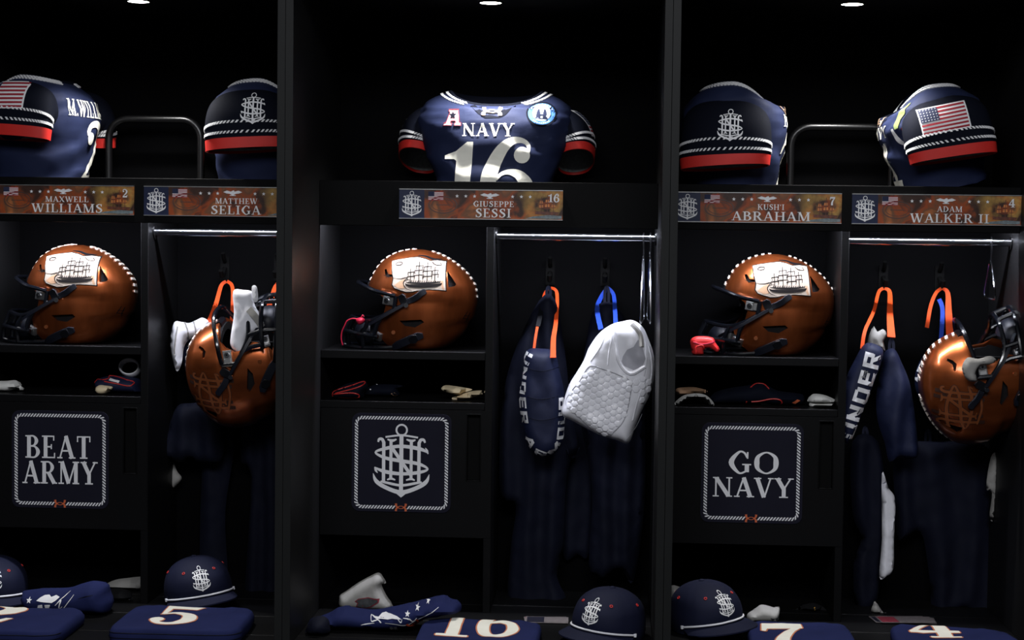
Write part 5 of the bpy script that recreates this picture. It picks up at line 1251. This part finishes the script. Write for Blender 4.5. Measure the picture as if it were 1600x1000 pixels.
# ------------------------------------------------------------------ caps on the bench
def cap(u, v, Y, face, label, roll=0.0, zb=Z_SEAT + .0006):
    """v is only used for the column position; face = yaw of the peak (0 = towards the viewer, + = to the right)"""
    p = at(u, v, Y); K = thing('cap', label, 'cap', (p.x, Y, zb + abs(math.sin(roll)) * .09), group='navy rope caps on the benches')
    K.rotation_euler = (Matrix.Rotation(roll, 3, 'Y') @ Matrix.Rotation(face, 3, 'Z')).to_euler()
    prof = [(.0, .094, .090), (.018, .097, .093), (.045, .0965, .0925), (.072, .090, .086), (.093, .076, .073), (.108, .055, .053), (.117, .030, .029), (.120, .004, .004)]
    q = spline([(z * 1.02, a, b) for z, a, b in prof], 4); n = 60; R = []
    for z, a, b in q:
        ring = []
        for k in range(n):
            t = 2 * math.pi * k / n; c, s = math.cos(t), math.sin(t)
            seam = -.0012 * max(0, 1 - abs(((t / (math.pi / 3)) % 1) - .5) / .04) if z > .02 else 0
            fr = smooth01(-s) * .010 * smooth01(z / .04) * smooth01((.115 - z) / .05)      # upright front panel
            w = .0016 * fnoise((c * a, s * b, z), 22, u)
            ring.append((c * (b + seam + w), s * (a + seam + w) - fr, z))
        R.append(ring)
    cr = MB().rings(R, False, True); bv = cr.bvh(); cr.build('crown', CNAVY, K, 60)
    # peak
    nu, nv = 25, 8; V = []; F = []
    for i in range(nu):
        a = math.radians(-78 + 156 * i / (nu - 1))
        for j in range(nv):
            t = j / (nv - 1); L = .072 * math.cos(a * .88) ** .7
            r0 = .0935; x = math.sin(a) * (r0 * .96); y = -math.cos(a) * r0
            px, py = x + math.sin(a) * L * t * .25, y - L * t * 1.0
            V.append((px, py, .010 * math.cos(a) - .006 * t * t - .004 * t))
    zmin = min(v[2] for v in V)
    V = [(x, y, z - zmin + .0012) for x, y, z in V]; m = len(V); V2 = [(x, y, z + .0034) for x, y, z in V]
    for i in range(nu - 1):
        for j in range(nv - 1):
            a, b, c, d = i * nv + j, (i + 1) * nv + j, (i + 1) * nv + j + 1, i * nv + j + 1
            F += [(a, b, c, d), (d + m, c + m, b + m, a + m)]
    edge = [i * nv for i in range(nu)] + [(nu - 1) * nv + j for j in range(1, nv)] + [i * nv + nv - 1 for i in range(nu - 2, -1, -1)] + [j for j in range(nv - 2, 0, -1)]
    for i in range(len(edge)): a, b = edge[i], edge[(i + 1) % len(edge)]; F.append((a, b, b + m, a + m))
    pk = MB(); pk.add(V + V2, F); me = fixn(pk.mesh('peak', 50)); me.materials.append(CNAVY); place(me, 'peak', K)
    # white rope where the crown meets the peak
    P = []
    for i in range(21):
        a = math.radians(-74 + 148 * i / 20); d = Vector((-math.sin(a), math.cos(a), 0)); z = .010 * math.cos(a) - zmin + .0095
        h = bv.ray_cast(Vector((0, 0, z)) - d * .4, d); P.append((h[0] - d * .002) if h[0] else Vector((math.sin(a) * .095, -math.cos(a) * .095, z)))
    rope = MB().tube(P, .0026, 8).build('rope', WCLOTH, K)
    for p_ in (P[0], P[-1]):
        MB().tube([p_ + Vector((0, 0, -.004)), p_ + Vector((0, 0, .004))], .0042, 8).build('rope_button', WCLOTH, rope)
    decal(xf(crest(), .060, .064, 0, .072), (0, 0, 0), (1, 0, 0), (0, 0, 1), bv, .0018, 'crest', WHITE_PR, K, .008)
    for k in range(6):
        a = math.pi / 3 * k; d = Vector((math.cos(a), math.sin(a), -.75)).normalized()
        h = bv.ray_cast(Vector((math.cos(a) * .4, math.sin(a) * .4, .091)), Vector((-math.cos(a), -math.sin(a), 0)))
        if h[0]:
            n_ = h[1] if h[1].z > 0 else -h[1]; c = h[0] + n_ * .0008
            t1 = n_.cross(Vector((0, 0, 1))).normalized(); t2 = n_.cross(t1)
            ring = [c + (t1 * math.cos(x) + t2 * math.sin(x)) * .0034 for x in [2 * math.pi * j / 12 for j in range(12)]]
            MB().tube(ring, .0013, 6, True).build('eyelet', REDP, K)
    MB().rings([[(.008 * math.cos(2 * math.pi * j / 14) * r, .008 * math.sin(2 * math.pi * j / 14) * r, .1205 + z) for j in range(14)] for r, z in ((1, 0), (1, .003), (.6, .005))], True, True).build('top_button', CNAVY, K)
    return K
cap(951, 960, .17, R_(-30), 'navy rope cap facing left on the middle bench, anchor crest on its front', R_(4))
cap(312, 930, .42, R_(22), 'navy rope cap behind the folded jersey numbered 5', R_(-8))
cap(1104, 960, .27, R_(32), 'navy rope cap facing right beside the folded jersey numbered 7', R_(-7))
cap(-10, 930, .42, R_(20), 'navy rope cap cut by the left picture edge behind the folded jersey numbered 2')

# ------------------------------------------------------------------ folded jerseys on the benches
def clip_half(polys, ymax):
    out = []
    for p in polys:
        q = []
        for i in range(len(p)):
            a, b = p[i - 1], p[i]
            if (a[1] <= ymax) != (b[1] <= ymax):
                k = (ymax - a[1]) / (b[1] - a[1]); q.append((a[0] + (b[0] - a[0]) * k, ymax))
            if b[1] <= ymax: q.append(b)
        if len(q) > 2: out.append(q)
    return out
def folded(u0, u1, vback, h, depth, num, nu, nw, nh, ny, label, seed, rot=0.0):
    """u0..u1: width in pixels at the back fold, vback: its height in the picture; number centre column nu, width nw, height nh, bottom at depth ny"""
    zt = Z_SEAT + h; pb = atz((u0 + u1) / 2, vback, zt); Yb = pb.y
    xa, xb = at(u0, vback, Yb).x, at(u1, vback, Yb).x; W = xb - xa; cx, cy = (xa + xb) / 2, Yb - depth / 2
    T_ = thing('folded_jersey', label, 'jersey', (cx, cy, Z_SEAT + .0005), (0, 0, rot), group='folded numbered jerseys on the benches')
    R = []; n = 72
    for s, z in ((.99, 0), (1.012, h * .25), (1.012, h * .6), (.985, h * .88), (.95, h * .97), (.88, h), (.76, h), (.62, h), (.48, h), (.33, h), (.18, h), (.05, h)):
        ring = []
        for k in range(n):
            t = 2 * math.pi * k / n; c, sn = math.cos(t), math.sin(t); e = 2 / 7
            x = W / 2 * s * math.copysign(abs(c) ** e, c); y = depth / 2 * s * math.copysign(abs(sn) ** e, sn)
            w = fnoise((x, y, 0), 9, seed) * .006 + fnoise((x * 1.5, y, 0), 24, seed + 2) * .003
            ring.append((x + w * (1 if s > .9 else 0), y + w * (1 if s > .9 else 0), max(0, z + (w * .9 if z > h * .5 else 0))))
        R.append(ring)
    mb = MB().rings(R, True, True); bv = mb.bvh(); mb.build('cloth', FNAVY, T_, 50)
    # shade between the folds along the front, drawn as darker strips
    for zz in (.33, .66):
        P = [p for p in R[2]]
        fr = [Vector((p[0] * 1.002, p[1] * 1.002, h * zz)) for p in P[n // 2 + 3:n - 2]]
        MB().tube(fr, .0012, 6).build('fold_shade', DNAVY, T_)
    g = text(num, gap=.1); b = bounds(g); k = nw / (b[1] - b[0]); lx = at(nu, vback, Yb).x - cx
    g = xf(g, k, nh, lx - (b[0] + b[1]) / 2 * k, ny - cy)
    lim = depth / 2 * .965
    e = []
    for p in clip_half(g, lim):
        mx, my = sum(a for a, _ in p) / len(p), sum(c for _, c in p) / len(p)
        e.append(p)
        for dx, dy in ((-.0035, 0), (.0035, 0), (0, .0035), (0, -.0035)): e.append([(a + dx, c + dy) for a, c in p])
    decal(e, (0, 0, 0), (1, 0, 0), (0, 1, 0), bv, .0010, 'number_edge', NUMEDGE, T_, .02, dirn=(0, 0, -1))
    decal(clip_half(g, lim), (0, 0, 0), (1, 0, 0), (0, 1, 0), bv, .0018, 'number', CREAM, T_, .02, dirn=(0, 0, -1))
    return T_
folded(664, 846, 966.5, .034, .30, '16', 750, .215, .30, -.012, 'folded navy jersey numbered 16 on the middle bench', 51)
folded(214, 404, 946, .040, .27, '5', 297, .112, .200, .002, 'folded navy jersey numbered 5 on the left bench', 52, R_(1))
folded(-90, 138, 948, .036, .26, '2', -4, .185, .215, -.022, 'folded navy jersey numbered 2 at the left end of the bench', 53)
folded(1164, 1322, 971, .034, .28, '7', 1216, .107, .24, -.02, 'folded navy jersey numbered 7 on the right bench', 54)
folded(1386, 1570, 978, .034, .26, '4', 1452, .125, .17, .125, 'folded navy jersey numbered 4 at the right end of the bench', 55)

# ------------------------------------------------------------------ loose shirts, tees and cards on the benches
zb = Z_SEAT + .0004
o_, s_ = (440, 880), 5.333
T_, bv, loc, ob = soft('folded_shirt', 'folded navy shirt with white eagle and star print on the middle bench', 'shirt', PX([(216, 520), (250, 460), (330, 438), (420, 400), (480, 365), (560, 360), (640, 372), (740, 388), (900, 366), (1100, 322), (1250, 285), (1350, 264), (1400, 288), (1480, 320), (1500, 370), (1470, 410), (1330, 440), (1180, 470), (1080, 530), (900, 555), (600, 560), (400, 552), (240, 560)], o_, s_), .195, .13, FNAVY, 'shirt', base=zb, seed=61, round_=.035, cell=.010, wr=.006, wsc=18)
def P5(polys): return [PX(p, o_, s_) for p in polys]
e_ = [[(760, 404), (800, 412), (830, 414), (850, 396), (885, 386), (930, 390), (985, 402), (1025, 422), (1000, 424), (950, 420), (910, 428), (850, 424), (820, 432)]] + stroke([(764, 406), (775, 442), (800, 440), (830, 434), (858, 452)], [6, 5, 8, 6, 10]) + stroke([(985, 408), (1020, 448), (1030, 420)], [6, 8, 4]) + stroke([(1040, 414), (1090, 420), (1115, 440), (1150, 412)], [5, 9, 8, 4])
pr(T_, loc, bv, P5(e_), .002, 'eagle_print', WHITE_PR)
pr(T_, loc, bv, P5(stroke([(690, 472), (740, 462), (800, 456)], [3, 8, 4]) + stroke([(890, 452), (960, 458), (1030, 472), (1080, 466), (1130, 438), (1200, 404), (1280, 362), (1328, 326)], [3, 6, 8, 7, 6, 6, 5, 3])), .002, 'swoosh_print', GREY_PR)
for cx, cy, r in ((1072, 384, 24), (1150, 340, 24), (1230, 302, 18)): pr(T_, loc, bv, [PX([(x, -y) for x, y in star(cx, -cy, r)[0]], o_, s_)], .002, 'star_print', WHITE_PR)
pr(T_, loc, bv, [PX([(954 + x * 86, 508 - y * 80) for x, y in p], o_, s_) for p in letters_crest()], .002, 'crest_print', WHITE_PR)
pr(T_, loc, bv, [PX([(1124 + (x * .9 - y * .55) * 100, 470 - (x * .5 + y) * 80) for x, y in p], o_, s_) for p in ua_mark()], .0026, 'mark_print', mat('orange_print', (230, 96, 60), 0.6, var=0.05))
T_, bv, loc, ob = soft('rolled_tee', 'dark navy rolled shirt end at the left of the eagle shirt', 'shirt', PX([(212, 600), (216, 520), (260, 456), (340, 440), (390, 470), (402, 520), (390, 600)], o_, s_), .12, .09, DNAVY, 'shirt', base=zb, seed=62, round_=.03, cell=.010)
T_, bv, loc, ob = soft('white_tee', 'white folded tee with a dark oval patch behind the eagle shirt', 'shirt', PX([(480, 290), (492, 260), (540, 230), (640, 160), (740, 105), (810, 78), (850, 120), (870, 165), (835, 180), (870, 260), (920, 340), (915, 385), (740, 395), (600, 372), (490, 365)], o_, s_), .42, .08, GCLOTH, 'tee', base=zb, seed=63, round_=.02, cell=.009, wr=.005)
pr(T_, loc, bv, P5([[(628, 290), (660, 268), (740, 258), (790, 268), (832, 270), (828, 300), (790, 325), (740, 348), (680, 352), (636, 335), (650, 305)]]), .002, 'patch_edge', CARD)
pr(T_, loc, bv, P5([[(640, 288), (664, 274), (740, 265), (786, 275), (820, 280), (818, 298), (784, 318), (738, 340), (684, 344), (644, 330), (660, 304)]]), .0028, 'patch', mat('patch_dark', (58, 60, 62), 0.8, var=0.25, vscale=120))
o_, s_ = (0, 860), 7.14
T_, bv, loc, ob = soft('folded_shirt', 'folded navy shirt with white eagle print on the left bench', 'shirt', PX([(250, 470), (330, 440), (480, 425), (640, 420), (800, 408), (920, 368), (1050, 338), (1140, 360), (1205, 392), (1222, 480), (1256, 580), (1210, 690), (1040, 720), (700, 730), (400, 720), (280, 600)], o_, s_), .285, .12, FNAVY, 'shirt', base=zb, seed=64, round_=.035, cell=.009, wr=.006, wsc=22)
pr(T_, loc, bv, P5(stroke([(950, 490), (1030, 465), (1110, 450)], [4, 10, 4])), .0012, 'crease_shade', DNAVY)  # dark stroke painting the shade of a cloth fold
pr(T_, loc, bv, P5([[(484, 515), (520, 485), (560, 464), (610, 460), (640, 480), (690, 462), (736, 478), (700, 512), (660, 532), (610, 530), (540, 526)]] + stroke([(700, 560), (760, 505), (740, 590), (780, 570)], [6, 14, 10, 4]) + stroke([(740, 510), (790, 470), (826, 430)], [6, 7, 3])), .002, 'eagle_print', WHITE_PR)
pr(T_, loc, bv, P5([[(510, 560), (555, 552), (560, 620), (530, 622), (536, 600), (520, 598), (490, 618)], [(580, 556), (645, 552), (640, 570), (612, 622), (585, 624)]]), .0022, 'letter_print', WHITE_PR)
pr(T_, loc, bv, P5(stroke([(510, 628), (600, 650), (700, 640), (780, 600), (850, 520), (896, 450)], [3, 9, 11, 8, 6, 3])), .002, 'swoosh_print', GREY_PR)
pr(T_, loc, bv, P5([[(x, -y) for x, y in star(402, -512, 34)[0]]]), .002, 'star_print', WHITE_PR)
T_, bv, loc, ob = soft('white_tee', 'pale grey tee lying at the back of the left bench under the BEAT ARMY door', 'shirt', PX([(1140, 420), (1200, 365), (1300, 325), (1420, 308), (1600, 300), (1600, 700), (1240, 700), (1180, 560)], o_, s_), .60, .08, GCLOTH, 'tee', base=zb, seed=65, round_=.02, cell=.010, wr=.005)
T_, bv, loc, ob = soft('dark_bundle', 'dark cloth bundle with small gold marks before the pale grey tee', 'cloth', PX([(1226, 440), (1280, 418), (1360, 425), (1440, 460), (1480, 540), (1496, 680), (1440, 695), (1280, 695), (1240, 580)], o_, s_), .46, .09, BLACKF, 'cloth', base=zb, seed=66, round_=.03, cell=.009)
pr(T_, loc, bv, P5([[(1366, 612), (1388, 600), (1410, 612), (1400, 640), (1376, 640)], [(1492, 618), (1516, 614), (1510, 650), (1486, 664)]]), .002, 'gold_stitching', GOLD)['kind'] = 'stuff'
pr(T_, loc, bv, P5(stroke([(1290, 684), (1380, 662), (1466, 676)], [8, 26, 14])), .0022, 'white_edging', WHITE_PR)
o_, s_ = (1040, 900), 5.333
soft('white_tee', 'pale tee behind the cap facing right on the right bench', 'shirt', PX([(40, 96), (110, 88), (180, 118), (270, 140), (330, 145), (340, 300), (200, 360), (40, 370)], o_, s_), .44, .09, GCLOTH, 'tee', base=zb, seed=67, round_=.025, cell=.010, wr=.005)
T_, bv, loc, ob = soft('white_tee', 'white tee with a dark logo between the right cap and the jersey numbered 7', 'shirt', PX([(680, 318), (740, 276), (790, 240), (850, 246), (905, 262), (948, 258), (945, 330), (930, 398), (850, 412), (760, 410), (690, 395)], o_, s_), .40, .08, GCLOTH, 'tee', base=zb, seed=68, round_=.018, cell=.008, wr=.005)
pr(T_, loc, bv, P5([[(862, 322), (900, 326), (938, 322), (932, 352), (900, 358), (878, 346)]]), .002, 'logo', mat('patch_dark', (58, 60, 62)))
T_, bv, loc, ob = soft('dark_bundle', 'dark cloth bundle with small gold marks at the back of the right bench', 'cloth', PX([(1060, 400), (1080, 300), (1150, 240), (1230, 225), (1300, 250), (1345, 320), (1350, 400), (1200, 410)], o_, s_), .55, .10, BLACKF, 'cloth', base=zb, seed=69, round_=.035, cell=.009)
pr(T_, loc, bv, P5([[(1160, 292), (1185, 282), (1200, 300), (1190, 322), (1166, 314)], [(1226, 248), (1236, 246), (1236, 258), (1228, 258)], [(1308, 310), (1318, 308), (1316, 320)]]), .002, 'gold_embroidery', GOLD)['kind'] = 'stuff'
def cards(u, v, label, w, d, n, seed, rot):
    p = atz(u, v, Z_SEAT + .004); T_ = thing('printed_cards', label, 'cards', (p.x, p.y, zb), (0, 0, rot))
    rnd = random.Random(seed)
    for k in range(n):
        c = MB().box(-w / 2, w / 2, -d / 2, d / 2, 0, .0015).build('card', PAPER, T_, loc=(rnd.uniform(-.012, .012), rnd.uniform(-.01, .01), .0016 * k), rot=(0, 0, rnd.uniform(-.15, .15)))
        MB().box(-w / 2 + .004, -w / 2 + .05, -d / 2 + .004, d / 2 - .004, .0015, .0017).build('printed_panel', CARD if k % 2 == 0 else NAVY_PR, c)
cards(858, 968, 'printed cards lying between the folded jersey 16 and the cap', .115, .07, 2, 1, R_(2))
cards(1412, 968, 'stack of dark printed cards behind the folded jersey numbered 4', .15, .07, 3, 2, R_(4))
soft('white_sock', 'small white cloth corner standing beside the dark printed cards', 'sock', [(1362, 970), (1364, 945), (1368, 940), (1380, 962), (1384, 970)], .54, .03, GCLOTH, seed=70, round_=.010, cell=.006, base=zb)
